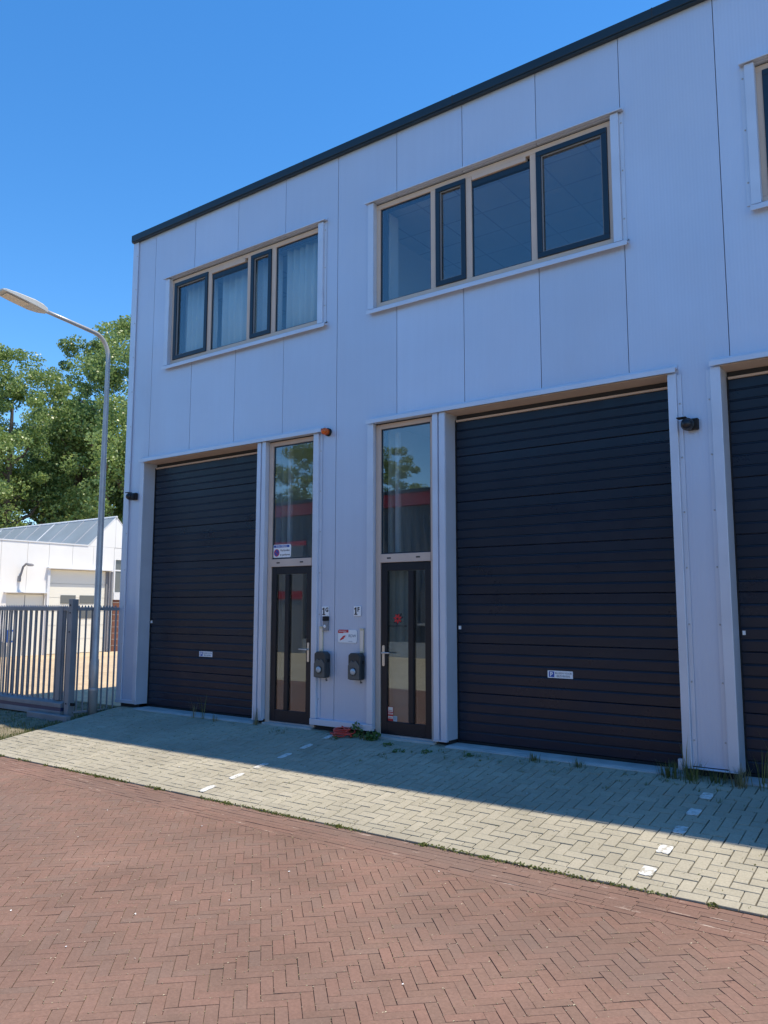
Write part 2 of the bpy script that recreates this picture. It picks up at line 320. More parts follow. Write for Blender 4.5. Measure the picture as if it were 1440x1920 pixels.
def text_mb(body, x, y, z, size, align='LEFT', depth=0.0008, bold=0.0, sx=1.0):
    """lettering as real geometry, standing on the facade (facing -y)"""
    cu = bpy.data.curves.new('t', 'FONT'); cu.body = body; cu.size = size; cu.align_x = align; cu.extrude = depth; cu.offset = bold; cu.resolution_u = 2
    o = bpy.data.objects.new('t', cu); C.objects.link(o)
    dg = bpy.context.evaluated_depsgraph_get(); me = bpy.data.meshes.new_from_object(o.evaluated_get(dg))
    mb = MB(); mb.add([(x+v.co.x*sx, y-v.co.z, z+v.co.y) for v in me.vertices], [tuple(p.vertices) for p in me.polygons])
    bpy.data.objects.remove(o); bpy.data.curves.remove(cu); bpy.data.meshes.remove(me)
    return mb

# ------------------------------------------------------------------ ground, road, pavement
SL = 0.1442                              # the forecourt falls towards the road
YE = -2.386                              # its lower edge
ZR = SL*YE-0.012                         # road level
def zf(y): return SL*y if y < 0 else 0.0
RX0, RX1 = -3.0, 13.2                    # stretch of road whose bricks are built
g = MB().quad((-400, -400, ZR-0.06), (400, -400, ZR-0.06), (400, 400, ZR-0.06), (-400, 400, ZR-0.06)).build('ground', 'asphalt', kind='structure')
yard = B(-60, 0.47, 0.0, 60, -0.3, 0.0).build('yard', 'yard', kind='structure')
lot = B(-60, 60, -60, -7.85, ZR-0.05, ZR-0.004).build('far_pavement', 'lot', kind='structure')
road = MB().quad((RX0, -7.85, ZR-0.0075), (RX1, -7.85, ZR-0.0075), (RX1, YE, ZR-0.0075), (RX0, YE, ZR-0.0075)).build('road', 'bed_red', kind='structure')
for a, b in ((-60, RX0), (RX1, 60)):
    MB().quad((a, -7.85, ZR-0.002), (b, -7.85, ZR-0.002), (b, YE, ZR-0.002), (a, YE, ZR-0.002)).build('road_stretch', 'road_far', road)
PX0, PX1 = 0.50, 13.9
pavement = MB().add([(PX0, YE, zf(YE)-0.012), (PX1, YE, zf(YE)-0.012), (PX1, 0.06, -0.012), (PX0, 0.06, -0.012), (PX0, YE, ZR-0.05), (PX1, YE, ZR-0.05)],
                    [(0, 1, 2, 3), (4, 5, 1, 0)]).build('pavement', 'bed', kind='structure')
MB().quad((PX1, YE, zf(YE)-0.002), (60, YE, zf(YE)-0.002), (60, 0.06, -0.002), (PX1, 0.06, -0.002)).build('pavement_stretch', 'lot', pavement)
# verge left of the forecourt, with a gravelly edge
vg = MB(); nx, ny = 60, 24
for j in range(ny+1):
    for i in range(nx+1):
        x = -14.0+14.49*i/nx; y = YE+(-YE)*j/ny
        vg.v.append((x, y, zf(y)-0.03+0.02*math.sin(x*7+y*5)*math.sin(y*9-x*3)*(0 if j == 0 else 1)))
for j in range(ny):
    for i in range(nx):
        a = j*(nx+1)+i; vg.f.append((a, a+1, a+nx+2, a+nx+1))
verge = vg.build('verge', 'soil', smooth=True, kind='structure')

def clip(poly, nx_, ny_, d):
    """keep the side nx*x+ny*y <= d of a convex polygon"""
    out = []
    for i in range(len(poly)):
        a, b = poly[i], poly[(i+1) % len(poly)]
        da, db = nx_*a[0]+ny_*a[1]-d, nx_*b[0]+ny_*b[1]-d
        if da <= 0: out.append(a)
        if (da < 0 < db) or (db < 0 < da):
            t = da/(da-db); out.append((a[0]+(b[0]-a[0])*t, a[1]+(b[1]-a[1])*t))
    return out
def herring(n, wd, ang, x0, x1, y0, y1, phase=(0, 0)):
    ca, sa = math.cos(ang), math.sin(ang); out = []
    ext = math.hypot(x1-x0, y1-y0)/wd/2+4; cx, cy = (x0+x1)/2, (y0+y1)/2
    N = int(ext)
    for i in range(-N, N):
        for j in range(-N, N):
            d = (i-j) % (2*n)
            if d == 0: rc = (i, j, i+n, j+1, 'h')
            elif d == 2*n-1: rc = (i, j, i+1, j+n, 'v')
            else: continue
            mx, my = (rc[0]+rc[2])/2*wd+phase[0], (rc[1]+rc[3])/2*wd+phase[1]
            px, py = cx+mx*ca-my*sa, cy+mx*sa+my*ca
            if x0-0.2 < px < x1+0.2 and y0-0.2 < py < y1+0.2:
                out.append((px, py, (rc[2]-rc[0])*wd, (rc[3]-rc[1])*wd, rc[4]))
    return out
def rect_poly(px, py, lx, ly, ang, gap):
    ca, sa = math.cos(ang), math.sin(ang); hx, hy = lx/2-gap, ly/2-gap
    return [(px+a*ca-b*sa, py+a*sa+b*ca) for a, b in ((-hx, -hy), (hx, -hy), (hx, hy), (-hx, hy))]
def area(p): return 0.5*sum(p[i][0]*p[(i+1) % len(p)][1]-p[(i+1) % len(p)][0]*p[i][1] for i in range(len(p)))
def piece(poly, zfun, dz, tilt, ch=0.004, deep=0.03):
    """one paving piece: top, worn arris, sides"""
    n = len(poly); cx = sum(p[0] for p in poly)/n; cy = sum(p[1] for p in poly)/n
    def ins(p):
        dx, dy = cx-p[0], cy-p[1]; L = math.hypot(dx, dy) or 1; k = ch*1.4/L
        return (p[0]+dx*k, p[1]+dy*k)
    T = [ins(p) for p in poly]
    hz = lambda q: zfun(q[1])+dz+tilt[0]*(q[0]-cx)+tilt[1]*(q[1]-cy)
    vs = [(q[0], q[1], hz(q)) for q in T]+[(q[0], q[1], hz(q)-ch) for q in poly]+[(q[0], q[1], hz(q)-deep) for q in poly]
    fs = [tuple(range(n))]
    for k in range(2):
        for i in range(n):
            j = (i+1) % n; fs.append((k*n+i, (k+1)*n+i, (k+1)*n+j, k*n+j))
    return vs, fs, (cx, cy)
def px_area(poly, zfun):
    q = [project((a, b, zfun(b))) for a, b in poly]
    if any(t is None for t in q): return 0
    c = (sum(t[0] for t in q)/len(q), sum(t[1] for t in q)/len(q))
    if not (0 <= c[0] <= 1440 and 0 <= c[1] <= 1920): return 0
    return abs(area(q))
def lay(polys, zfun, name, m, parent, stuffname, nmax=300, dzr=0.0010, tl=0.005, ch=0.003):
    sc = [(px_area(p, zfun), k) for k, p in enumerate(polys)]; sc.sort(reverse=True)
    top = {k for a, k in sc[:nmax] if a > 0}; rest = MB()
    for k, p in enumerate(polys):
        dz = random.gauss(0, dzr); t = (random.gauss(0, tl), random.gauss(0, tl))
        vs, fs, c = piece(p, zfun, dz, t, ch)
        if k in top:
            z0 = zfun(c[1]); me = bpy.data.meshes.new(name)
            me.from_pydata([(v[0]-c[0], v[1]-c[1], v[2]-z0) for v in vs], [], fs); o = link(name, me, m, parent); o.location = (c[0], c[1], z0)
        else: rest.add(vs, fs)
    rest.build(stuffname, m, parent, kind='stuff')

# grey concrete pavers: 90 degree herringbone with a stretcher course along the road
WP = 0.1011; gapp = 0.0042
polys = []; vcent = []
PHX = 9.73-((PX0+PX1)/2); PHX = (PHX/WP % 4)*WP-WP/2
PHY = -1.97-((YE+0.1)/2); PHY = (PHY/WP % 4)*WP
for px, py, lx, ly, k in herring(2, WP, 0, PX0, PX1, YE+WP, 0.06, (PHX, PHY+0.03)):
    p = rect_poly(px+random.gauss(0, .0012), py+random.gauss(0, .0012), lx, ly, random.gauss(0, .008), gapp)
    for h in ((-1, 0, -PX0-0.003), (1, 0, PX1), (0, -1, -(YE+WP)-0.004), (0, 1, 0.05)): p = clip(p, *h) if len(p) > 2 else p
    if len(p) > 2 and area(p) > 0.0012:
        polys.append(p)
        if k == 'v': vcent.append((px, py, p))
x = PX0
while x < PX1:
    polys.append(rect_poly(x+WP+random.gauss(0, .001), YE+WP/2+random.gauss(0, .002), 2*WP, WP, random.gauss(0, .008), gapp)); x += 2*WP
lay(polys, zf, 'paver', 'paver', pavement, 'paver_field')
# worn white dashes painted on single pavers: bay limits
for X0, ys, wx, wy in ((9.73, (-1.97, -1.61, -1.23, -.87, -.5), 0.105, 0.15), (5.10, (-2.19, -1.77, -1.40, -1.01, -.62, -.21), 0.085, 0.20)):
    for y0 in ys:
        b = min(vcent, key=lambda c: (c[0]-X0)**2*3+(c[1]-y0)**2) if wx > 0.1 else (X0, y0, None)
        cx, cy = b[0], b[1]; mb = MB(); n = 22; vs = []
        for k in range(n):
            q = 2*math.pi*k/n; c_, s_ = math.cos(q), math.sin(q); m_ = max(abs(c_), abs(s_)); rj = 1-abs(random.gauss(0, .07))
            a, bb = cx+c_/m_*wx/2*rj, cy+s_/m_*wy/2*rj; vs.append((a, bb, zf(bb)+0.0075))
        vs += [(a, bb, z-0.004) for a, bb, z in vs]
        mb.add(vs, [tuple(range(n))]+[(i, n+i, n+(i+1) % n, (i+1) % n) for i in range(n)])
        mb.build('painted_dash', 'paint', pavement)
# red clay bricks: gutter courses, then 45 degree herringbone
zr = lambda y: ZR
WB = 0.0667; gpolys = []; YG = YE-0.006
for c in range(7):
    y = YG-WB*(c+0.5); x = RX0+random.random()*0.2; L = 0.2
    while x < RX1:
        gpolys.append(rect_poly(x+L/2, y+random.gauss(0, .0012), L, WB, random.gauss(0, .008), 0.0018)); x += L
def zg(y): return ZR-0.003*math.exp(-((y-(YG-0.22))/0.16)**2)
hp = []
YH = YG-7*WB
for px, py, lx, ly, k in herring(3, WB, R(45), RX0, RX1, -7.85, YH):
    p = rect_poly(px+random.gauss(0, .0008), py+random.gauss(0, .0008), lx, ly, R(45)+random.gauss(0, .005), 0.0013)
    for h in ((0, 1, YH-0.002), (-1, 0, -RX0), (1, 0, RX1), (0, -1, 7.85)): p = clip(p, *h) if len(p) > 2 else p
    if len(p) > 2 and area(p) > 0.0006: hp.append(p)
lay(hp, zr, 'brick', 'brick', road, 'brick_field', 300, 0.0008, 0.005, 0.0018)
gm = MB()
for p in gpolys:
    vs, fs, c = piece(p, zg, random.gauss(0, .0015), (random.gauss(0, .006), random.gauss(0, .006)), 0.002); gm.add(vs, fs)
gm.build('gutter_brick_field', 'gutter', road, kind='stuff')

# ------------------------------------------------------------------ main building
XL, XR, ZT, DEP = 0.44, 15.0, 7.87, 14.0
bld = thing('warehouse_building', 'two-storey grey metal clad warehouse with black roller doors and taupe window frames', 'building', (8, 7, 0))
WINS = [(1.43, 4.67), (5.64, 8.90), (10.36, 13.60)]
BAYS = [dict(x0=.93, x1=4.64, d0=3.56, d1=3.73, ent='R'), dict(x0=5.645, x1=9.41, d0=6.56, d1=6.735, ent='L'), dict(x0=9.905, x1=13.62, d0=12.54, d1=12.71, ent='R')]
WZ0, WZ1, LZ = 5.50, 6.965, 3.955
OPEN = [(a, b, WZ0, WZ1) for a, b in WINS]+[(b['x0'], b['x1'], -1, LZ) for b in BAYS]
def cells(xa, xb, za, zb):
    xs = sorted({xa, xb, *[v for o in OPEN for v in o[:2] if xa < v < xb]}); zs = sorted({za, zb, *[v for o in OPEN for v in o[2:] if za < v < zb]})
    out = {}
    for i in range(len(xs)-1):
        for j in range(len(zs)-1):
            mx, mz = (xs[i]+xs[i+1])/2, (zs[j]+zs[j+1])/2
            if not any(o[0] < mx < o[1] and o[2] < mz < o[3] for o in OPEN): out[(i, j)] = (xs[i], xs[i+1], zs[j], zs[j+1])
    return out
def sheet(cl, y, back, mb, inset=None):
    for (i, j), (a, b, c, d) in cl.items():
        if inset:
            if abs(a-inset[0]) < 1e-6: a += 0.004
            if abs(b-inset[1]) < 1e-6: b -= 0.004
        mb.quad((a, y, c), (b, y, c), (b, y, d), (a, y, d))
        if (i-1, j) not in cl: mb.quad((a, back, c), (a, y, c), (a, y, d), (a, back, d))
        if (i+1, j) not in cl: mb.quad((b, y, c), (b, back, c), (b, back, d), (b, y, d))
        if (i, j-1) not in cl: mb.quad((a, back, c), (b, back, c), (b, y, c), (a, y, c))
        if (i, j+1) not in cl: mb.quad((a, y, d), (b, y, d), (b, back, d), (a, back, d))
cols = [XL+0.02]+list(range(1, 15))+[XR]
for k in range(len(cols)-1):
    xa, xb = cols[k], cols[k+1]; cl = cells(xa, xb, 0.09, ZT)
    left = set(cl)
    while left:
        comp = {left.pop()}; st = list(comp)
        while st:
            i, j = st.pop()
            for q in ((i+1, j), (i-1, j), (i, j+1), (i, j-1)):
                if q in left: left.remove(q); comp.add(q); st.append(q)
        mb = MB(); y = random.uniform(-0.0012, 0.0012); sheet({q: cl[q] for q in comp}, y, 0.045, mb, (xa, xb)); mb.build('panel', 'clad', bld)
core = MB(); sheet(cells(XL+0.01, XR, 0.0, ZT), 0.05, 0.30, core); core.build('wall_backing', 'core', bld)
mb = B(XL, XL+0.2, 0.31, DEP, 0.05, ZT); mb.box(XR-0.2, XR, 0.31, DEP, 0.05, ZT); mb.box(XL+0.21, XR-0.21, DEP-0.2, DEP, 0.05, ZT); mb.build('side_wall', 'clad', bld)
B(XL+0.05, XR-0.05, 0.32, DEP-0.05, ZT-0.22, ZT-0.06).build('roof', 'core', bld)
mb = B(XL-0.035, XR+0.035, -0.075, 0.16, ZT, ZT+0.115); mb.box(XL-0.035, XL+0.2, 0.161, DEP, ZT, ZT+0.115); mb.box(XR-0.2, XR+0.035, 0.161, DEP, ZT, ZT+0.115); mb.build('roof_trim', 'trim', bld, bevel=0.006)
B(XL-0.034, XR+0.034, -0.062, -0.004, ZT-0.014, ZT-0.0015).build('roof_trim_lip', 'trim', bld)
mb = MB()
for x in np.arange(1.9, 15, 2.5): mb.box(x, x+0.012, -0.0775, -0.0752, ZT, ZT+0.116)
mb.build('trim_joint', 'core', bld, kind='stuff')
# corner trim
MB().prism([(XL-0.03, -0.026), (XL+0.105, -0.026), (XL+0.105, -0.004), (XL+0.018, -0.004), (XL+0.018, 0.3), (XL-0.03, 0.3)], 'z', 0.075, ZT-0.016).build('corner_trim', 'flash', bld, bevel=0.004)
MB().prism([(XL-0.04, -0.03), (0.935, -0.03), (0.935, -0.004), (XL-0.04, -0.004)], 'z', 0.062, 0.115).build('base_trim', 'flash', bld, bevel=0.003)
# dark plinth under the cladding
for a, b in ((XL+0.02, 0.93), (3.57, 3.73), (4.66, 5.63), (6.57, 6.72), (9.43, 9.89), (12.55, 12.70), (13.64, XR-0.02)):
    B(a, b, 0.052, 0.29, -0.30, 0.085).build('plinth', 'plinth', bld)

def screws(xs, zs, y, parent):
    mb = MB()
    for x in xs:
        for z in zs: mb.lathe([(0.009, 0), (0.009, 0.004), (0.005, 0.008)], (x, y, z), '-y', 8)
    mb.build('screw', 'galv', parent, kind='stuff')
def vflash(x0, x1, z0, z1, proud=0.05, flange=0, parent=bld, back=0.0):
    """upright folded flashing; flange: -1 / 1 adds a screwed lap on that side"""
    B(x0, x1, -proud, back-0.0035, z0, z1).build('flashing', 'flash', parent, bevel=0.005)
    if flange:
        a, b = (x1+0.001, x1+0.045) if flange > 0 else (x0-0.045, x0-0.001)
        B(a, b, -0.012, -0.0035, z0+0.01, z1-0.01).build('flashing_lap', 'flash', parent, bevel=0.002)
        screws([(a+b)/2], np.arange(z0+0.25, z1-0.1, 0.55), -0.012, parent)
def hflash(x0, x1, z0, z1, proud, name):
    # folded profile with a drip edge
    MB().prism([(-0.0035, z1+0.03), (-0.012, z1+0.03), (-0.014, z1), (-proud, z1-0.008), (-proud, z0), (-proud+0.006, z0), (-proud+0.006, z1-0.02), (-0.0035, z1-0.014)], 'x', x0, x1).build(name, 'flash', bld, bevel=0.002)

# windows -----------------------------------------------------------
def window(x0, x1, divs, kinds, fl):
    """divs: mullion centres; kinds: per light 'fixed', 'sash', 'vent'"""
    W_ = bpy.data.objects.new('window', None); C.objects.link(W_); W_.parent = bld
    f0, f1, z0, z1 = 0.03, 0.10, WZ0+0.02, WZ1-0.015; t = 0.065
    mb = MB()
    mb.box(x0, x1, f0, f1, z0, z0+t); mb.box(x0, x1, f0, f1, z1-t, z1)
    B(x0, x0+t, f0+0.0005, f1, z0+t+.0005, z1-t-.0005).build('frame_post', 'taupe', W_, bevel=0.003)
    B(x1-t, x1, f0+0.0005, f1, z0+t+.0005, z1-t-.0005).build('frame_post', 'taupe', W_, bevel=0.003)
    mb.build('frame', 'taupe', W_, bevel=0.003)
    for d in divs: B(d-0.04, d+0.04, f0+0.001, f1, z0+t+.0005, z1-t-.0005).build('mullion', 'taupe', W_, bevel=0.003)
    ed = [x0+t]+[v for d in divs for v in (d-0.04, d+0.04)]+[x1-t]
    for i, k in enumerate(kinds):
        a, b = ed[2*i]+0.001, ed[2*i+1]-0.001; c, d = z0+t+0.001, z1-t-0.001
        if k == 'sash':
            s = 0.062; y0 = 0.012
            mb = MB(); mb.box(a, b, y0, 0.075, c, c+s); mb.box(a, b, y0, 0.075, d-s, d); mb.box(a, a+s, y0, 0.075, c+s+.0004, d-s-.0004); mb.box(b-s, b, y0, 0.075, c+s+.0004, d-s-.0004)
            mb.build('sash', 'sash', W_, bevel=0.004); a += s; b -= s; c += s; d -= s
            mb = MB(); q = 0.012
            mb.box(a, b, 0.03, 0.05, c, c+q); mb.box(a, b, 0.03, 0.05, d-q, d); mb.box(a, a+q, 0.0302, 0.05, c+q, d-q); mb.box(b-q, b, 0.0302, 0.05, c+q, d-q); mb.build('gasket', 'grey_pl', W_)
        else:
            if k == 'vent':
                B(a+0.01, b-0.05, 0.018, 0.09, d-0.055, d-0.004).build('vent_strip', 'taupe', W_, bevel=0.004)
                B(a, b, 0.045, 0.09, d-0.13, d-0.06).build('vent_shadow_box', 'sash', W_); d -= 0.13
            mb = MB(); q = 0.014
            mb.box(a, b, 0.05, 0.07, c, c+q); mb.box(a, b, 0.05, 0.07, d-q, d); mb.box(a, a+q, 0.0502, 0.07, c+q, d-q); mb.box(b-q, b, 0.0502, 0.07, c+q, d-q); mb.build('gasket', 'sash', W_)
        B(a+0.002, b-0.002, 0.056, 0.062, c+0.002, d-0.002).build('pane', 'glass', W_)
    # white inner reveal
    for q in ((x0+0.01, x0+0.03, 0.31, 0.5, z0, z1), (x1-0.03, x1-0.01, 0.31, 0.5, z0, z1), (x0+0.031, x1-0.031, 0.31, 0.52, z0-0.02, z0+0.02)): B(*q).build('inner_reveal', 'white', W_)
    hflash(x0-0.13, x1+0.14, WZ1+0.005, WZ1+0.03, 0.075, 'head_flashing')
    MB().prism([(-0.0035, WZ0+0.015), (0.029, WZ0+0.03), (0.029, WZ0+0.012), (-0.02, WZ0-0.01), (-0.075, WZ0-0.022), (-0.075, WZ0-0.075), (-0.068, WZ0-0.075), (-0.068, WZ0-0.045), (-0.0035, WZ0-0.04)][::-1], 'x', x0-0.09, x1+0.15).build('sill_flashing', 'flash', bld, bevel=0.002)
    vflash(x0-0.085, x0+0.005, WZ0-0.003, WZ1+0.003, 0.045, -1 if fl < 0 else 0); vflash(x1-0.002, x1+0.088, WZ0-0.003, WZ1+0.003, 0.045, 1)
    # jamb lining between flashing and frame
    for a, b in ((x0+0.0052, x0+0.008), (x1-0.006, x1-0.003)): B(a, b, -0.03, 0.029, WZ0+.03, WZ1).build('jamb_lining', 'flash', W_)
window(WINS[0][0], WINS[0][1], (2.344, 3.233, 3.743), ('sash', 'vent', 'sash', 'fixed'), -1)
window(WINS[1][0], WINS[1][1], (6.546, 7.064, 7.938), ('fixed', 'sash', 'vent', 'sash'), 1)
window(WINS[2][0], WINS[2][1], (11.27, 12.16, 12.67), ('sash', 'vent', 'sash', 'fixed'), -1)

# rooms behind the upper windows and the entrances
def room(x0, x1, y1, z0, z1, ceil='ceil', y0=0.32):
    mb = MB(); mb.box(x0, x1, y1, y1+0.08, z0, z1); mb.box(x0-0.08, x0, y0, y1+0.08, z0, z1); mb.box(x1, x1+0.08, y0, y1+0.08, z0, z1); mb.build('room_wall', 'room', bld)
    B(x0-0.08, x1+0.08, y0, y1+0.08, z1+0.001, z1+0.09).build('ceiling', ceil, bld)
    B(x0-0.08, x1+0.08, y0, y1+0.08, z0-0.11, z0-0.001).build('room_floor', 'floor_in', bld)
room(0.75, 4.95, 5.2, 4.45, 7.05); room(5.15, 9.4, 5.2, 4.45, 7.05); room(10.1, 14.0, 5.2, 4.45, 7.05)

# roller doors and entrances -----------------------------------------
GY = 0.20
def garage(x0, x1):
    D = bpy.data.objects.new('roller_door', None); C.objects.link(D); D.parent = bld
    zs = [0.045, 0.60, 1.175, 1.746, 2.305, 2.865, 3.426, 3.86]
    a, b = x0+0.012, x1-0.012
    for i in range(len(zs)-1):
        z0, z1 = zs[i]+0.002, zs[i+1]-0.002; n = 5 if i < 6 else 4; h = (z1-z0)/n; pr = [(GY+0.035, z0), (GY+0.006, z0), (GY, z0+0.006)]
        for k in range(1, n):
            z = z0+h*k; pr += [(GY-0.002, z-0.016), (GY+0.007, z-0.005), (GY+0.008, z+0.002), (GY+0.0005, z+0.008)]
        pr += [(GY, z1-0.006), (GY+0.006, z1), (GY+0.035, z1)]
        MB().prism(pr, 'x', a, b).build('door_section', 'garage', D)
    B(a-0.004, b+0.004, GY+0.003, GY+0.033, 0.014, 0.043).build('bottom_seal', 'rubber', D)
    B(a, b, GY-0.012, GY+0.03, 3.862, 3.885).build('top_strip', 'taupe', D)
    B(a-0.005, b+0.005, GY+0.02, GY+0.06, 3.886, LZ).build('header_gap', 'core', D)
    mb = B(x0-0.002, x0+0.011, GY-0.012, GY+0.05, 0.014, 3.88); mb.build('side_seal', 'rubber', D)
    B(x1-0.011, x1+0.002, GY-0.012, GY+0.05, 0.014, 3.88).build('side_seal', 'rubber', D)
    B(x0+0.03, x0+0.055, GY-0.02, GY-0.001, 1.335, 1.375).build('contact_sensor', 'white', D)
    # reveals, soffit and sill
    for q, w in ((x0-0.012, x0-0.004), (x1+0.004, x1+0.012)): B(q, w, -0.04, GY+0.06, 0.06, LZ-0.001).build('reveal', 'flash', D)
    B(x0-0.003, x1+0.003, -0.04, GY+0.018, LZ-0.012, LZ-0.002).build('soffit', 'taupe', D)
    MB().prism([(-0.075, -0.20), (0.29, -0.20), (0.29, 0.012), (-0.03, 0.012), (-0.075, -0.002)], 'x', x0-0.02, x1+0.05).build('door_sill', 'concrete', D, bevel=0.004)
    return D

def entrance(x0, x1, handle_right, narrow_left):
    D = bpy.data.objects.new('entrance_door', None); C.objects.link(D); D.parent = bld
    f0, f1 = 0.03, 0.11; t = 0.075; ztop = LZ-0.015
    for a, b in ((x0, x0+t), (x1-t, x1)): B(a, b, f0, f1, 0.0, ztop).build('frame_post', 'taupe', D, bevel=0.003)
    B(x0+t+.0005, x1-t-.0005, f0+0.0006, f1, ztop-0.06, ztop).build('frame_head', 'taupe', D, bevel=0.003)
    tr = B(x0+t+.0005, x1-t-.0005, f0-0.006, f1, 2.155, 2.262).build('transom', 'taupe', D, bevel=0.003)
    for q in (0.14, 0.72): B(x0+t+q*(x1-x0-2*t), x0+t+q*(x1-x0-2*t)+0.06, f0-0.0075, f0-0.004, 2.20, 2.218).build('vent_slot', 'ink', D)
    mb = MB(); a, b, c, d = x0+t, x1-t, 2.263, ztop-0.061; q = 0.016
    mb.box(a, b, 0.05, 0.07, c, c+q); mb.box(a, b, 0.05, 0.07, d-q, d); mb.box(a, a+q, 0.0502, 0.07, c+q, d-q); mb.box(b-q, b, 0.0502, 0.07, c+q, d-q); mb.build('gasket', 'sash', D)
    B(a+.004, b-.004, 0.056, 0.062, c+.004, d-.004).build('toplight_pane', 'glass', D)
    B(a+0.03, a+0.085, 0.31, 0.36, 2.2, d).build('inner_reveal', 'white', D)
    # leaf
    a, b, c, d = x0+t+0.003, x1-t-0.003, 0.045, 2.15; y0, y1 = 0.042, 0.10
    st = 0.092; mull = 0.085; inner = b-a-2*st-mull; nw = inner*0.34
    x_ = [a, a+st, a+st+(nw if narrow_left else inner-nw)]; x_ += [x_[2]+mull, b-st, b]
    mb = MB(); mb.box(x_[0], x_[1], y0, y1, c, d); mb.box(x_[2], x_[3], y0, y1, c+0.16, d-0.105); mb.box(x_[4], x_[5], y0, y1, c, d); mb.box(x_[1]+.0004, x_[4]-.0004, y0+.0004, y1, c, c+0.155); mb.box(x_[1]+.0004, x_[4]-.0004, y0+.0004, y1, d-0.1, d)
    mb.build('leaf', 'black', D, bevel=0.004)
    B(x_[3]-0.012, x_[3]-0.004, y0-0.004, y0-0.0005, c+0.16, d-0.11).build('leaf_joint', 'rubber', D)
    for p, q in ((x_[1], x_[2]), (x_[3], x_[4])): B(p+.0005, q-.0005, 0.062, 0.068, c+0.155, d-0.1).build('pane', 'glass_door', D)
    hx = b-0.045 if handle_right else a+0.045; s = -1 if handle_right else 1
    mb = MB(); mb.prism([(hx+0.019*math.cos(t_)*1.0, 1.0+(0.105 if math.sin(t_) > 0 else -0.115)+0.019*math.sin(t_)) for t_ in np.linspace(0, 2*math.pi, 20, endpoint=False)], 'y', y0-0.012, y0-0.0005)
    mb.tube([(hx, y0-0.01, 1.03), (hx, y0-0.05, 1.03), (hx+s*0.02, y0-0.056, 1.03), (hx+s*0.125, y0-0.056, 1.032)], 0.0095, 8)
    mb.lathe([(0.008, 0), (0.008, 0.004)], (hx, y0-0.012, 0.93), '-y', 10); mb.build('handle', 'steel', D, smooth=False)
    B(x0, x1, -0.03, 0.12, -0.12, 0.022).build('threshold', 'concrete', D, bevel=0.003)
    B(x0+t, x1-t, 0.03, 0.1, 0.0225, 0.043).build('weather_bar', 'galv', D)
    return D, x_
def entrance_room(x0, x1): room(x0+0.02, x1-0.02, 2.8, 0.06, 3.99, 'room', 0.31)

for k, b in enumerate(BAYS):
    if b['ent'] == 'R': gx0, gx1, ex0, ex1 = b['x0'], b['d0'], b['d1'], b['x1']-0.0
    else: gx0, gx1, ex0, ex1 = b['d1'], b['x1'], b['x0'], b['d0']
    garage(gx0+0.012, gx1-0.012)
    b['door'] = entrance(ex0+0.002, ex1-0.002, b['ent'] == 'R', b['ent'] == 'R')
    entrance_room(ex0, ex1)
    # divider post: two folded uprights with a groove
    m_ = (b['d0']+b['d1'])/2
    for q, w_ in ((b['d0'], m_-0.012), (m_+0.012, b['d1'])): B(q, w_, -0.05, 0.028, 0.062, LZ-0.003).build('flashing', 'flash', bld, bevel=0.005)
    B(m_-0.0118, m_+0.0118, -0.02, 0.027, 0.062, LZ-0.003).build('groove_strip', 'flash', bld)
    B(b['d0']+0.001, b['d1']-0.001, 0.03, 0.29, 0.055, LZ-0.003).build('divider_core', 'flash', bld)
    B(b['d0']-0.004, b['d1']+0.004, -0.056, 0.0, 0.045, 0.0615).build('base_trim', 'flash', bld)
    hflash(b['x0']-0.085, b['x1']+0.155 if b['ent'] == 'R' else b['x1']+0.085, LZ-0.006, LZ+0.055, 0.085, 'lintel_flashing')
vflash(0.855, 0.945, 0.116, LZ-0.007, 0.045, 0)
vflash(4.632, 4.722, 0.15, LZ-0.007, 0.045, 1); vflash(5.560, 5.655, 0.15, LZ-0.007, 0.045, 0)
vflash(9.402, 9.485, 0.085, LZ-0.007, 0.045, 1); vflash(9.815, 9.912, 0.085, LZ-0.007, 0.045, -1)
vflash(13.61, 13.70, 0.15, LZ-0.007, 0.045, 1)
for a, b_ in ((4.625, 5.66), (9.395, 9.918), (13.6, 14.9)): B(a, b_, -0.052, -0.0035, 0.07, 0.148 if a != 9.395 else 0.083).build('base_trim', 'flash', bld, bevel=0.004)
B(9.36, 9.40, -0.06, -0.0, 0.05, 0.15).build('foot_bracket', 'flash', bld, bevel=0.002)
screws([XL+0.085], np.arange(0.4, 7.7, 0.6), -0.026, bld)

# curtains in the left upper room, and slats behind the right entrance
def curtain(x0, x1, y, z0, z1, label, amp=0.035, lam=0.13):
    mb = MB(); n = int((x1-x0)/0.012); ph = random.random()*6
    for i in range(n+1):
        x = x0+(x1-x0)*i/n; a = y+amp*math.sin(2*math.pi*(x-x0)/lam*(1+0.12*math.sin(x*3.1+ph))+ph)+0.015*math.sin(x*17+ph)
        mb.v += [(x, a, z0), (x+0.01*math.sin(x*9), a+0.012*math.sin(x*23), (z0+z1)/2), (x, y+(a-y)*0.8, z1)]
    for i in range(n):
        for k in range(2): a = i*3+k; mb.f.append((a, a+3, a+4, a+1))
    o = mb.build('curtain', 'curtain', smooth=True); s = o.modifiers.new('thick', 'SOLIDIFY'); s.thickness = 0.003
    return tag(o, label, 'curtain', 'curtains in the upper left window')
curtain(1.52, 2.25, 0.25, 5.40, 6.90, 'pale grey curtain behind the leftmost casement of the upper left window')
curtain(2.40, 3.30, 0.24, 5.40, 6.86, 'pale grey curtain behind the vented pane of the upper left window')
curtain(3.33, 3.72, 0.26, 5.40, 6.90, 'pale grey curtain behind the narrow casement of the upper left window')
curtain(3.80, 4.60, 0.25, 5.40, 6.88, 'pale grey curtain behind the widest right pane of the upper left window')
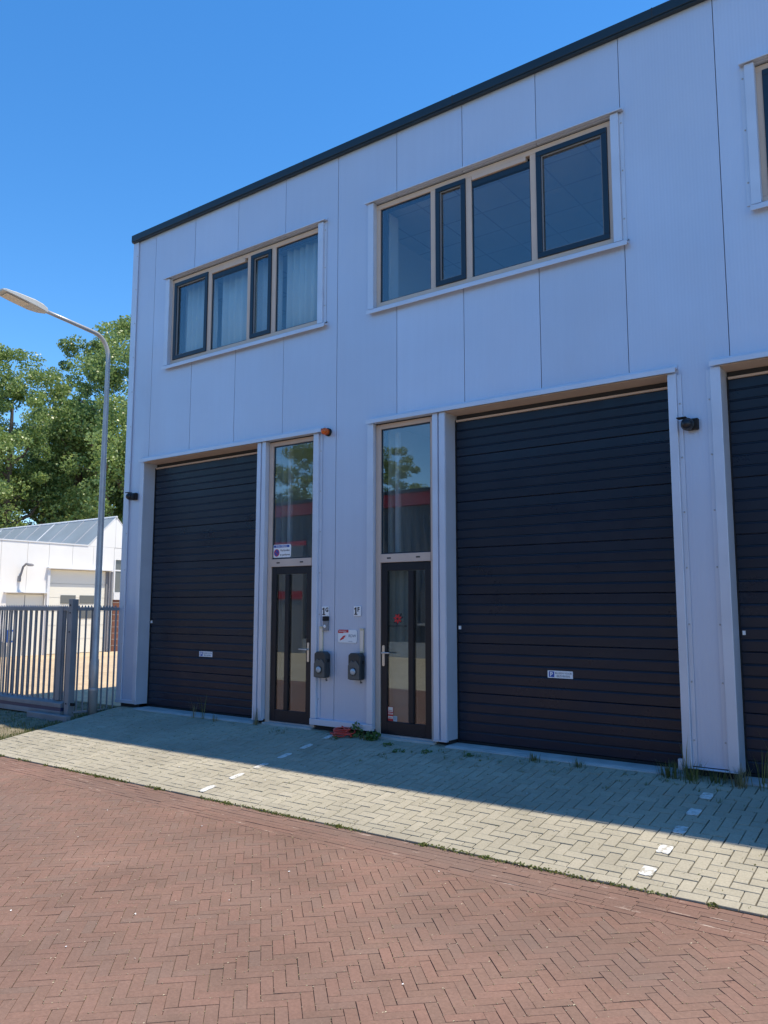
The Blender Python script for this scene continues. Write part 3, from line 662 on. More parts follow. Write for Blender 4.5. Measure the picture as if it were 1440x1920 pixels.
bl = thing('vertical_blind', 'grey green vertical blind behind the glass of the right entrance door', 'blind', (6.0, 0.3, 0.2))
for x in np.arange(5.75, 6.08, 0.055):
    o = B(-0.029, 0.029, -0.001, 0.001, 0.10, 2.12).build('slat', 'blind', bl); o.location = (x, 0.22, 0); o.rotation_euler.z = R(22)

# ------------------------------------------------------------------ things on the facade
# EV chargers
def charger(x0, label):
    t = thing('charging_box', label, 'charger', (x0+0.095, -0.06, 0.685), 'wall charging boxes')
    w_, z0, z1, dp = 0.19, 0.685, 1.02, 0.125
    pr = [(x0, z0+0.012), (x0+0.02, z0), (x0+w_-0.02, z0), (x0+w_, z0+0.012), (x0+w_, z1-0.03), (x0+w_-0.035, z1), (x0+0.035, z1), (x0, z1-0.03)]
    MB().prism(pr, 'y', -dp+0.01, -0.0145).build('housing', 'charger', t, bevel=0.01)
    B(x0+0.01, x0+w_-0.01, -0.0144, -0.0035, z0+0.03, z1-0.04).build('wall_plate', 'charger', t)
    cx = x0+w_/2
    MB().prism([(x0+0.006, z0+0.008), (x0+w_-0.006, z0+0.008), (x0+w_-0.006, z0+0.18), (cx+0.035, z0+0.245), (cx+0.012, z0+0.225), (cx-0.012, z0+0.225), (cx-0.035, z0+0.245), (x0+0.006, z0+0.18)], 'y', -dp-0.002, -dp+0.0095).build('front_plate', 'charger_front', t, bevel=0.003)
    MB().lathe([(0.050, 0), (0.050, 0.006), (0.043, 0.008)], (cx, -dp-0.0025, z0+0.105), '-y', 24).build('socket_ring', 'charger', t)
    MB().lathe([(0.041, 0), (0.040, 0.006), (0.030, 0.014), (0.012, 0.018)], (cx, -dp-0.0108, z0+0.105), '-y', 24).build('socket_lid', 'socket', t, smooth=True)
    MB().tube([(x0+w_-0.03, -0.05, z0+0.005), (x0+w_-0.03, -0.06, z0-0.03), (x0+w_-0.02, -0.07, z0-0.035), (x0+w_-0.005, -0.06, z0-0.025)], 0.006, 6).build('cable_hook', 'charger', t)
    B(x0+w_-0.002, x0+w_+0.006, -0.07, -0.03, z0+0.20, z0+0.24).build('latch', 'rubber', t)
charger(4.752, 'dark grey charging box below plate 1G, beside the left entrance')
charger(5.322, 'dark grey charging box below plate 1F, beside the right entrance')
def duct(x, z0, z1, label):
    t = thing('cable_duct', label, 'cable duct', (x, -0.01, z0), 'ivory cable ducts'); B(x-0.030, x+0.030, -0.022, -0.0035, z0, z1).build('cover', 'ivory', t, bevel=0.004)
    B(x-0.032, x+0.032, -0.026, -0.0035, z1+0.0005, z1+0.012).build('end_cap', 'ivory', t); B(x-0.022, x+0.022, -0.0225, -0.0221, z0+0.02, z1-0.02).build('cover_line', 'cream', t)
duct(4.782, 1.022, 1.33, 'ivory cable duct above the charging box below plate 1G'); duct(5.465, 1.022, 1.315, 'ivory cable duct above the charging box below plate 1F')
def plate(x, z, ch, label):
    t = thing('house_number_plate', label, 'number plate', (x, -0.01, z-.06), 'house number plates')
    B(x-0.058, x+0.058, -0.016, -0.0035, z-0.064, z+0.064).build('plate', 'white', t, bevel=0.003)
    MB().prism([(x-0.046, z-0.047), (x+0.002, z-0.047), (x+0.002, z-0.034), (x-0.012, z-0.034), (x-0.012, z+0.048), (x-0.028, z+0.048), (x-0.048, z+0.032), (x-0.048, z+0.018), (x-0.033, z+0.026), (x-0.033, z-0.034), (x-0.046, z-0.034)], 'y', -0.0176, -0.0163).build('lettering', 'ink', t); text_mb(ch, x+0.002, -0.0172, z-0.004, 0.075, bold=0.003).build('lettering', 'ink', t)
plate(4.850, 1.54, 'G', 'white number plate reading 1G above the grey intercom'); plate(5.388, 1.545, 'F', 'white number plate reading 1F beside the right entrance')
t = thing('intercom', 'grey door intercom with round button below plate 1G', 'intercom', (4.864, -0.02, 1.29))
B(4.822, 4.906, -0.032, -0.0035, 1.288, 1.415).build('body', 'grey_pl', t, bevel=0.004); B(4.820, 4.908, -0.036, -0.0035, 1.4155, 1.472).build('speaker_grille', 'rubber', t, bevel=0.003)
MB().lathe([(0.021, 0), (0.021, 0.004), (0.015, 0.008)], (4.858, -0.0325, 1.345), '-y', 20).build('button', 'white', t)
t = thing('wall_notice', 'white wall notice with red tab and bird emblem between the chargers', 'sign', (5.225, -0.01, 1.14))
MB().prism([(5.07, 1.155), (5.085, 1.14), (5.365, 1.14), (5.38, 1.155), (5.38, 1.292), (5.365, 1.307), (5.085, 1.307), (5.07, 1.292)], 'y', -0.012, -0.0035).build('board', 'white', t, bevel=0.002)
MB().prism([(5.072, 1.262), (5.15, 1.262), (5.165, 1.270), (5.243, 1.270), (5.243, 1.306), (5.087, 1.306), (5.072, 1.293)], 'y', -0.0132, -0.0121).build('red_tab', 'red', t)
text_mb('ERKENNING', 5.088, -0.0138, 1.279, 0.022).build('lettering', 'white', t)
text_mb('RDW', 5.243, -0.0128, 1.212, 0.052).build('lettering', 'greyink', t); text_mb('www.rdw.nl', 5.243, -0.0128, 1.157, 0.013).build('lettering', 'greyink', t)
mb = MB().prism([(5.098, 1.166), (5.125, 1.172), (5.15, 1.185), (5.17, 1.19), (5.165, 1.203), (5.19, 1.21), (5.185, 1.222), (5.21, 1.226), (5.19, 1.232), (5.17, 1.231), (5.15, 1.222), (5.135, 1.205), (5.118, 1.196)], 'y', -0.0132, -0.0121)
mb.build('emblem', 'red', t)
# amber beacon
t = thing('beacon', 'orange warning beacon at the end of the left lintel', 'beacon', (4.865, -0.03, 3.93))
MB().lathe([(0.055, 0), (0.055, 0.03), (0.05, 0.034)], (4.868, -0.0035, 3.945), '-y', 24).build('base', 'rubber', t)
MB().lathe([(0.047, 0), (0.047, 0.05), (0.042, 0.075), (0.028, 0.092), (0.008, 0.098)], (4.868, -0.0378, 3.945), '-y', 24).build('lens', 'amber', t, smooth=True)
# dome cameras
def dome(x, z, label, s=1):
    t = thing('dome_camera', label, 'camera', (x, -0.02, z), 'black dome cameras')
    B(x-0.055, x+0.065, -0.055, -0.0035, z-0.055, z+0.06).build('back_box', 'rubber', t, bevel=0.01)
    MB().lathe([(0.062, 0), (0.064, 0.03), (0.058, 0.05)], (x-0.03*s, -0.0555, z), '-y', 20).build('collar', 'charger', t)
    MB().lathe([(0.054, 0), (0.05, 0.02), (0.036, 0.042), (0.012, 0.054)], (x-0.03*s, -0.1058, z-0.004), '-y', 20).build('dome', 'black', t, smooth=True)
    B(x-0.085*s-0.04, x-0.085*s+0.055, -0.125, -0.045, z+0.0605, z+0.072).build('visor', 'rubber', t, bevel=0.004)
dome(9.62, 3.40, 'black dome camera on the narrow pier right of the wide roller door'); dome(0.70, 3.40, 'black dome camera on the corner pier beside the lamp post')

# signs on glass and doors -------------------------------------------
def board(name, label, cat, x0, x1, y, z0, z1, m='white', th=0.004, group=None, r=0.006):
    t = thing(name, label, cat, ((x0+x1)/2, y, z0), group)
    MB().prism([(x0+r, z0), (x1-r, z0), (x1, z0+r), (x1, z1-r), (x1-r, z1), (x0+r, z1), (x0, z1-r), (x0, z0+r)], 'y', y-th, y).build('board', m, t)
    return t
xd = BAYS[0]['d1']+0.077
yg = 0.0555
t = board('parking_notice', 'white and blue no parking notice on the left toplight glass', 'sign', 3.815, 4.155, yg-0.0005, 2.285, 2.468, r=0.016)
B(3.832, 4.128, yg-0.0062, yg-0.0051, 2.425, 2.458).build('blue_band', 'blue', t); text_mb('EIGEN TERREIN', 3.98, yg-0.0068, 2.431, 0.031, 'CENTER').build('lettering', 'white', t)
MB().lathe([(0.052, 0), (0.052, 0.001)], (3.885, yg-0.0046, 2.352), '-y', 28).build('red_ring', 'red', t); MB().lathe([(0.041, 0), (0.041, 0.001)], (3.885, yg-0.0058, 2.352), '-y', 28).build('blue_disc', 'blue', t)
mb = MB().prism([(3.850, 2.378), (3.858, 2.386), (3.920, 2.326), (3.912, 2.318)], 'y', -0.0012, 0); mb.v = [(a, b+yg-0.0070, c) for a, b, c in mb.v]; mb.build('red_slash', 'red', t)
text_mb('Verboden', 4.045, yg-0.0052, 2.37, 0.045, 'CENTER').build('lettering', 'ink', t); text_mb('te parkeren', 4.045, yg-0.0052, 2.31, 0.041, 'CENTER').build('lettering', 'ink', t)
def psign(x0, z1, label):
    t = board('visitor_parking_sign', label, 'sign', x0, x0+0.295, GY-0.0005, z1-0.08, z1, r=0.004, group='visitor parking signs')
    B(x0+0.016, x0+0.078, GY-0.0056, GY-0.0046, z1-0.071, z1-0.009).build('blue_square', 'blue', t)
    text_mb('P', x0+0.028, GY-0.0062, z1-0.063, 0.066, bold=0.002).build('lettering', 'white', t)
    text_mb('ALLEEN VOOR', x0+0.185, GY-0.0052, z1-0.035, 0.030, 'CENTER').build('lettering', 'greyink', t); text_mb('BEZOEKERS', x0+0.185, GY-0.0052, z1-0.067, 0.030, 'CENTER').build('lettering', 'greyink', t)
psign(7.905, 0.905, 'visitor parking sign on the wide right roller door'); psign(2.150, 0.925, 'visitor parking sign on the left roller door')
# emblem and lettering on the right door glass
xg = BAYS[1]['door'][1]; gy = 0.0615
gx0, gx1 = xg[1], xg[2]; gc = (gx0+gx1)/2
t = thing('glass_decal', 'red flower emblem with black lettering on the right door glass', 'decal', (gc, gy, 1.36))
petals = MB(); dark = MB()
for k in range(7):
    q = 2*math.pi*k/7+0.3; c_ = (gc-0.01+0.032*math.cos(q), 1.455+0.032*math.sin(q))
    pts = []
    for j in range(10):
        a = 2*math.pi*j/10; u, v = 0.030*math.cos(a), 0.0125*math.sin(a); pts.append((c_[0]+u*math.cos(q)-v*math.sin(q), c_[1]+u*math.sin(q)+v*math.cos(q)))
    petals.prism(pts, 'y', gy-0.0022-0.0002*k, gy-0.0012)
    pts2 = [(gc-0.01+(p[0]-gc+0.01)*1.2+0.010+0.4*(p[1]-1.455), 1.455+(p[1]-1.455)*1.2-0.004) for p in pts]; dark.prism(pts2, 'y', gy-0.0010, gy-0.0002*(1+0.3*k))
petals.build('red_petals', 'red', t); dark.build('black_outline', 'ink', t)
MB().prism([(gc-0.01+0.018*math.cos(a), 1.452+0.014*math.sin(a)) for a in np.linspace(0, 6.28, 12, endpoint=False)], 'y', gy-0.0044, gy-0.0038).build('emblem_core', 'ink', t)
text_mb('EXCLUSIVITY CARS', gc, gy-0.001, 1.352, 0.034, 'CENTER', bold=0.0006, sx=0.92).build('lettering', 'ink', t)
t = board('window_sticker', 'red and cream sticker at the foot of the right door glass', 'sticker', gx0+0.003, gx0+0.083, gy, 0.205, 0.375, 'red', 0.001, r=0.002)
for a, b in ((0.315, 0.372), (0.232, 0.262), (0.284, 0.302)): B(gx0+0.008, gx0+0.078, gy-0.0018, gy-0.0012, a, b).build('cream_band', 'cream', t)
for z in (0.325, 0.29, 0.24): B(gx0+0.016, gx0+0.068, gy-0.0026, gy-0.002, z, z+0.006).build('print_line', 'red', t)
t = board('info_sticker', 'small grey sticker beside the red one on the right door glass', 'sticker', gx0+0.086, gx0+0.142, gy, 0.205, 0.268, 'lightgrey', 0.001, r=0.002)
for z in (0.218, 0.230, 0.242, 0.254): B(gx0+0.094, gx0+0.134, gy-0.0018, gy-0.0012, z, z+0.006).build('print_line', 'greyink', t)

# ------------------------------------------------------------------ hose on the ground
mb = MB(); n = 420; pts = []
for i in range(n):
    q = i/n*2*math.pi*6; rj = 0.135+0.022*math.sin(i*0.071)+0.012*math.sin(i*0.37)
    x_, y_ = 5.245+rj*1.05*math.cos(q)+0.02*math.sin(i*0.05), -0.115+rj*0.52*math.sin(q)+0.012*math.cos(i*0.045)
    pts.append((x_, y_, zf(y_)+0.016+0.075*(i/n)+0.012*math.sin(q+i*0.02)))
pts += [(5.18, -0.02, 0.07), (5.14, -0.03, 0.10), (5.20, -0.06, 0.09), (5.36, -0.12, 0.03), (5.42, -0.16, 0.0)]
o = mb.tube(pts, 0.0095, 6).build('garden_hose', 'hose', smooth=True); tag(o, 'coiled red hose lying between the two entrance doors', 'hose')

# ------------------------------------------------------------------ lamp post
t = thing('street_lamp', 'tall grey street lamp with curved arm and flat head over the gate', 'street lamp', (0.40, -0.43, -0.07))
lx, ly = 0.40, -0.43
path = [(lx, ly, -0.10), (lx, ly, 0.75), (lx, ly, 0.78), (lx, ly, 3.0), (lx, ly, 5.70)]; rad = [0.070, 0.066, 0.056, 0.050, 0.036]
bend = []
for k in range(1, 9):
    q = R(80)*k/8; bend.append((lx, ly-0.30*(1-math.cos(q)), 5.70+0.30*math.sin(q)*1.25))
e = Vector(bend[-1]); path += bend+[(lx, -1.15, e.z+0.055), (lx, -1.60, e.z+0.105)]; rad += [0.035]*8+[0.031, 0.029]
MB().tube(path, rad, 16).build('pole', 'galv', t, smooth=True)
MB().lathe([(0.075, 0), (0.075, 0.03), (0.069, 0.04)], (lx, ly, 0.28), 'z', 16).build('collar', 'galv', t)
B(lx-0.05, lx+0.02, ly-0.071, ly-0.060, 0.45, 0.70).build('service_door', 'galv', t, bevel=0.003)
zh = e.z+0.115
hd = MB(); sec = []
for yy, hw, zt, zb in ((-1.56, 0.045, 0.035, -0.045), (-1.66, 0.10, 0.055, -0.055), (-1.80, 0.135, 0.062, -0.055), (-2.10, 0.14, 0.052, -0.035), (-2.28, 0.13, 0.03, -0.022), (-2.32, 0.11, 0.015, -0.018)):
    k = (-1.56-yy)*0.10; sec.append([(lx-hw, yy, zh+k+zb), (lx+hw, yy, zh+k+zb), (lx+hw, yy, zh+k+zt*0.5), (lx+hw*0.6, yy, zh+k+zt), (lx-hw*0.6, yy, zh+k+zt), (lx-hw, yy, zh+k+zt*0.5)])
for s_ in sec: hd.v += s_
for i in range(len(sec)-1):
    for k in range(6): hd.f.append((i*6+k, i*6+(k+1) % 6, (i+1)*6+(k+1) % 6, (i+1)*6+k))
hd.f += [tuple(range(6))[::-1], tuple(range(30, 36))]; hd.build('lamp_head', 'lamp_head', t, bevel=0.006)
mb = MB()
for yy, zz in ((-1.90, -0.0515), (-2.25, -0.0315)):
    k = (-1.56-yy)*0.10; mb.v += [(lx-0.10, yy, zh+k+zz), (lx+0.10, yy, zh+k+zz), (lx+0.10, yy, zh+k+zz-0.006), (lx-0.10, yy, zh+k+zz-0.006)]
mb.f = [(0, 1, 2, 3), (4, 7, 6, 5), (0, 4, 5, 1), (1, 5, 6, 2), (2, 6, 7, 3), (3, 7, 4, 0)]; mb.build('lamp_lens', 'lens', t)

# ------------------------------------------------------------------ gate and fence
def bars(parent, p0, p1, z0, z1, n, w_=0.013, teeth=True):
    p0, p1 = Vector(p0), Vector(p1); d = (p1-p0); ang = math.atan2(d.y, d.x)
    me = MB().box(-w_, w_, -w_, w_, 0, z1-z0).build('bar', 'fence', parent)
    for i in range(n):
        o = me if i == 0 else me.copy()
        if i: C.objects.link(o); o.parent = parent
        q = p0+d*((i+0.5)/n); o.location = (q.x, q.y, z0); o.rotation_euler.z = ang
gate = thing('sliding_gate', 'blue-grey sliding gate of upright bars on a heavy ground beam', 'gate', (-2, -0.72, -0.1))
GX = -7.0
B(GX, 0.10, -0.745, -0.685, 1.53, 1.59).build('top_rail', 'fence', gate, bevel=0.004)
bars(gate, (GX+0.1, -0.715, 0), (-0.16, -0.715, 0), 0.121, 1.529, 43, 0.013)
B(-0.165, -0.05, -0.755, -0.675, 0.121, 1.60).build('end_post', 'fence', gate, bevel=0.005)
B(-0.045, -0.018, -0.73, -0.70, 0.121, 1.529).build('bar', 'fence', gate); B(0.04, 0.067, -0.73, -0.70, 0.121, 1.529).build('bar', 'fence', gate)
MB().prism([(-0.80, 0.085), (-0.80, 0.02), (-0.62, 0.02), (-0.62, 0.12), (-0.70, 0.12)], 'x', GX, 0.09).build('beam_cap', 'fence', gate, bevel=0.004)
B(GX, 0.088, -0.795, -0.625, -0.035, 0.019).build('beam_stripe', 'beamblue', gate); B(GX, 0.085, -0.80, -0.62, -0.115, -0.036).build('beam_foot', 'beamgrey', gate, bevel=0.004)
mb = MB()
for x in np.arange(GX, 0.06, 0.055): mb.add([(x, -0.745, 1.5905), (x+0.04, -0.745, 1.5905), (x+0.02, -0.735, 1.63), (x, -0.735, 1.5905), (x+0.04, -0.735, 1.5905)], [(0, 1, 2), (3, 2, 4), (0, 2, 3), (1, 4, 2)])
mb.build('spike_strip', 'fence', gate, kind='stuff')
post = thing('gate_post', 'tall square steel post at the end of the sliding gate', 'post', (0.20, -0.72, -0.12))
B(0.145, 0.255, -0.775, -0.665, -0.15, 1.715).build('post', 'fence', post, bevel=0.006)
mb = MB()
for z in (1.62, 1.50, 1.20, 0.09): mb.lathe([(0.012, 0), (0.012, 0.008)], (0.20, -0.7755, z), '-y', 8)
mb.build('bolt', 'rubber', post, kind='stuff')
B(0.256, 0.33, -0.74, -0.70, 0.06, 0.10).build('latch', 'rubber', post)
B(-0.65, 0.45, -0.93, -0.84, -0.30, -0.07).build('guide_kerb', 'fence', post, bevel=0.01)
fen = thing('bar_fence', 'short blue-grey bar fence between the gate post and the building corner', 'fence', (0.36, -0.35, -0.05))
a, b_ = (0.27, -0.70), (0.405, -0.02)
bars(fen, (*a, 0), (*b_, 0), -0.03, 1.535, 7, 0.011)
d = Vector((b_[0]-a[0], b_[1]-a[1], 0)); L = d.length; ang = math.atan2(d.y, d.x)
for z0, z1, nm in ((1.535, 1.585, 'top_rail'), (-0.06, -0.031, 'bottom_rail')):
    o = B(0, L, -0.02, 0.02, z0, z1).build(nm, 'fence', fen, bevel=0.003); o.location = (*a, 0); o.rotation_euler.z = ang
mb = MB()
for x in np.arange(0.01, L-0.04, 0.05): mb.add([(x, -0.006, 1.5855), (x+0.04, -0.006, 1.5855), (x+0.02, 0, 1.625), (x, 0.006, 1.5855), (x+0.04, 0.006, 1.5855)], [(0, 1, 2), (3, 2, 4), (0, 2, 3), (1, 4, 2)])
o = mb.build('spike_strip', 'fence', fen, kind='stuff'); o.location = (*a, 0); o.rotation_euler.z = ang
fb = thing('back_fence', 'second row of blue-grey bars standing behind the sliding gate', 'fence', (-3.5, -0.45, 0))
bars(fb, (GX, -0.47, 0), (-0.72, -0.47, 0), 0.02, 1.53, 37, 0.010)
B(GX, -0.70, -0.49, -0.45, 1.531, 1.575).build('top_rail', 'fence', fb); B(GX, -0.70, -0.49, -0.45, -0.03, 0.0195).build('bottom_rail', 'fence', fb)

# ------------------------------------------------------------------ white workshop across the yard
wb = thing('white_workshop', 'low white workshop with pitched skylight roof behind the gate', 'building', (-17, 7, 0))
WX = -13.5
wopen = [(7.07, 9.42, -1, 2.885), (5.60, 6.93, -1, 2.05)]
joints = [-2.0, 0.0, 1.2, 2.5, 3.7, 4.75, 5.35, 6.25, 7.02, 7.9, 8.72, 9.58, 10.7, 12.0]
for k in range(len(joints)-1):
    y0, y1 = joints[k]+0.006, joints[k+1]-0.006
    ys = sorted({y0, y1, *[v for o in wopen for v in o[:2] if y0 < v < y1]})
    mb = MB()
    for i in range(len(ys)-1):
        m_ = (ys[i]+ys[i+1])/2; zb = max([o[3] for o in wopen if o[0] < m_ < o[1]]+[0.0])
        if zb == 0.0 and m_ > 9.6: zb = 3.31
        if m_ > 9.6: mb.box(WX-0.1, WX, ys[i], ys[i+1], zb, 3.735)
        else: mb.box(WX-0.1, WX, ys[i], ys[i+1], zb, 3.745)
    mb.build('wall_panel', 'whitewall', wb)
B(WX-8, WX-0.11, -2, 12, 0, 3.70).build('core', 'whitewall', wb)
B(WX-0.16, WX+0.02, -2, 8.5, 3.746, 3.785).build('parapet_cap', 'bar_white', wb)
# gable and skylight ridge
for a, b_, nm in ((8.52, 9.6, 0), (9.61, 10.72, 1)):
    pts = [(a, 3.75), (b_, 3.75), (b_, 4.84)] if nm == 0 else [(a, 3.75), (b_, 3.75), (a, 4.84)]
    MB().prism(pts, 'x', WX-0.10, WX-0.002).build('gable_panel', 'whitewall', wb)
for s in (-1, 1):
    e0, e1 = 9.61+s*1.12, 9.61
    for k in range(10):
        xa = WX-0.02-1.0*k; xb = xa-0.972
        MB().add([(xa, e0, 3.76), (xb, e0, 3.76), (xb, e1, 4.87), (xa, e1, 4.87), (xa, e0, 3.73), (xb, e0, 3.73), (xb, e1, 4.84), (xa, e1, 4.84)], [(0, 1, 2, 3), (4, 7, 6, 5), (0, 4, 5, 1), (1, 5, 6, 2), (2, 6, 7, 3), (3, 7, 4, 0)]).build('skylight_sheet', 'skylight', wb)
        MB().tube([(xa+0.015, e0, 3.765), (xa+0.015, e1, 4.878)], 0.014, 6).build('glazing_bar', 'galv' if k % 4 else 'bar_white', wb)
MB().tube([(WX+0.03, 9.61, 4.89), (WX-9.5, 9.61, 4.89)], 0.032, 8).build('ridge_cap', 'bar_white', wb)
# roller door with small windows
wd = bpy.data.objects.new('workshop_door', None); C.objects.link(wd); wd.parent = wb
for k in range(6):
    B(WX-0.105, WX-0.07, 7.09, 9.30, 0.02+k*0.475, 0.02+k*0.475+0.465).build('door_section', 'whitedoor', wd)
for y0 in (7.56, 8.29):
    for z0 in (1.71, 1.20):
        B(WX-0.072, WX-0.055, y0, y0+0.57, z0, z0+0.29).build('window', 'wglass', wd)
B(WX-0.09, WX+0.06, 6.98, 7.07, 0.0, 2.95).build('jamb', 'bar_white', wd); B(WX-0.11, WX-0.02, 9.301, 9.415, 0.0, 2.88).build('jamb', 'pipe', wd)
B(WX+0.002, WX+0.14, 6.95, 9.5, 2.888, 2.93).build('canopy', 'bar_white', wd)
MB().tube([(WX+0.07, 9.46, 0.0), (WX+0.07, 9.46, 2.86)], 0.045, 10).build('downpipe', 'pipe', wb)
# side door
sdr = bpy.data.objects.new('side_door', None); C.objects.link(sdr); sdr.parent = wb
B(WX-0.105, WX-0.05, 5.62, 6.91, 0.0, 2.0).build('leaf', 'whitedoor', sdr); B(WX+0.002, WX+0.12, 5.5, 6.97, 2.052, 2.09).build('canopy', 'bar_white', sdr)
B(WX-0.0495, WX-0.045, 6.25, 6.27, 0.02, 1.98).build('joint', 'pipe', sdr); B(WX-0.049, WX-0.02, 6.29, 6.33, 1.0, 1.12).build('handle', 'pipe', sdr)
# high window over a brick plinth at the far end
wi = bpy.data.objects.new('window', None); C.objects.link(wi); wi.parent = wb
B(WX-0.08, WX-0.05, 9.64, 11.9, 2.14, 3.30).build('pane', 'wglass', wi); B(WX-0.04, WX+0.04, 9.60, 11.9, 1.86, 2.13).build('sill_panel', 'bar_white', wi)
B(WX-0.079, WX-0.03, 9.64, 11.9, 2.90, 2.95).build('bar', 'bar_white', wi); B(WX-0.08, WX+0.02, 9.585, 9.64, 1.86, 3.31).build('post', 'bar_white', wi)
B(WX-0.06, WX+0.01, 9.60, 11.9, 0.0, 1.855).build('brick_plinth', 'wbrick', wb)
B(WX+0.001, WX+0.05, 5.30, 5.595, 0.0, 0.45).build('brick_plinth', 'wbrick', wb)
nb = thing('notice_board', 'small blue framed board behind the gate bars on the white workshop', 'sign', (WX, 5.72, 0.45)); B(WX+0.13, WX+0.17, 5.60, 5.92, 0.46, 0.86).build('frame', 'blue', nb); B(WX+0.171, WX+0.176, 5.65, 5.87, 0.52, 0.80).build('panel', 'lightgrey', nb)
wl = thing('wall_lamp', 'small grey wall lamp on a bent arm on the white workshop', 'lamp', (WX, 6.03, 2.5))
MB().tube([(WX+0.02, 6.0, 2.52), (WX+0.06, 6.02, 2.66), (WX+0.10, 6.06, 2.90), (WX+0.22, 6.10, 3.0), (WX+0.36, 6.14, 2.98)], 0.035, 8).build('arm', 'pipe', wl)
MB().lathe([(0.07, 0), (0.11, 0.02), (0.10, 0.06), (0.04, 0.09)], (WX+0.38, 6.15, 2.92), 'z', 14).build('shade', 'grey_pl', wl); B(WX+0.001, WX+0.05, 5.95, 6.04, 2.42, 2.60).build('bracket', 'pipe', wl)

# ------------------------------------------------------------------ building across the street (seen in the glass)
ob = thing('red_trimmed_hall', 'dark corrugated hall with red fascia, mirrored in the entrance glass', 'building', (-8, -20, 0))
OY = -18.0
mb = MB(); n = 620; xa, xb = -42.0, 20.0
for i in range(n+1):
    x = xa+(xb-xa)*i/n; y = OY+(0.09 if i % 4 in (0, 1) else 0.0); mb.v += [(x, y, ZR), (x, y, 5.62)]
for i in range(n): mb.f.append((2*i, 2*i+1, 2*i+3, 2*i+2))
mb.build('corrugated_wall', 'darkclad', ob)
B(xa, xb, OY-10, OY-0.01, ZR, 5.60).build('hall_core', 'darkclad', ob)
B(xa-0.2, xb+0.2, OY-10.2, OY+0.25, 5.64, 6.12).build('fascia', 'redclad', ob); B(xa-0.3, xb+0.3, OY-10.3, OY+0.35, 6.125, 6.26).build('roof_edge', 'trim', ob)
for x in (-19.0, -13.2): 
    B(x-1.5, x+1.5, OY+0.095, OY+0.2, 4.301, 4.5).build('door_head', 'redclad', ob); B(x-1.34, x+1.34, OY+0.095, OY+0.13, ZR, 4.30).build('hall_door', 'grey_pl', ob)
    B(x-1.33, x+1.33, OY+0.132, OY+0.17, 1.95, 2.30).build('door_stripe', 'redclad', ob); B(x-1.5, x-1.345, OY+0.095, OY+0.2, 2.6, 4.30).build('door_post', 'redclad', ob)
for x in np.arange(-30, 8, 3.6):
    if min(abs(x-q) for q in (-19.0, -13.2)) < 2.6: continue
    B(x-0.9, x+0.9, OY+0.095, OY+0.13, 1.0, 2.3).build('hall_window', 'wglass', ob); B(x-1.0, x+1.0, OY+0.095, OY+0.2, 0.9, 0.99).build('window_ledge', 'galv', ob)
B(xa, xb, OY+0.092, OY+0.12, ZR, 0.25).build('hall_plinth', 'concrete', ob)

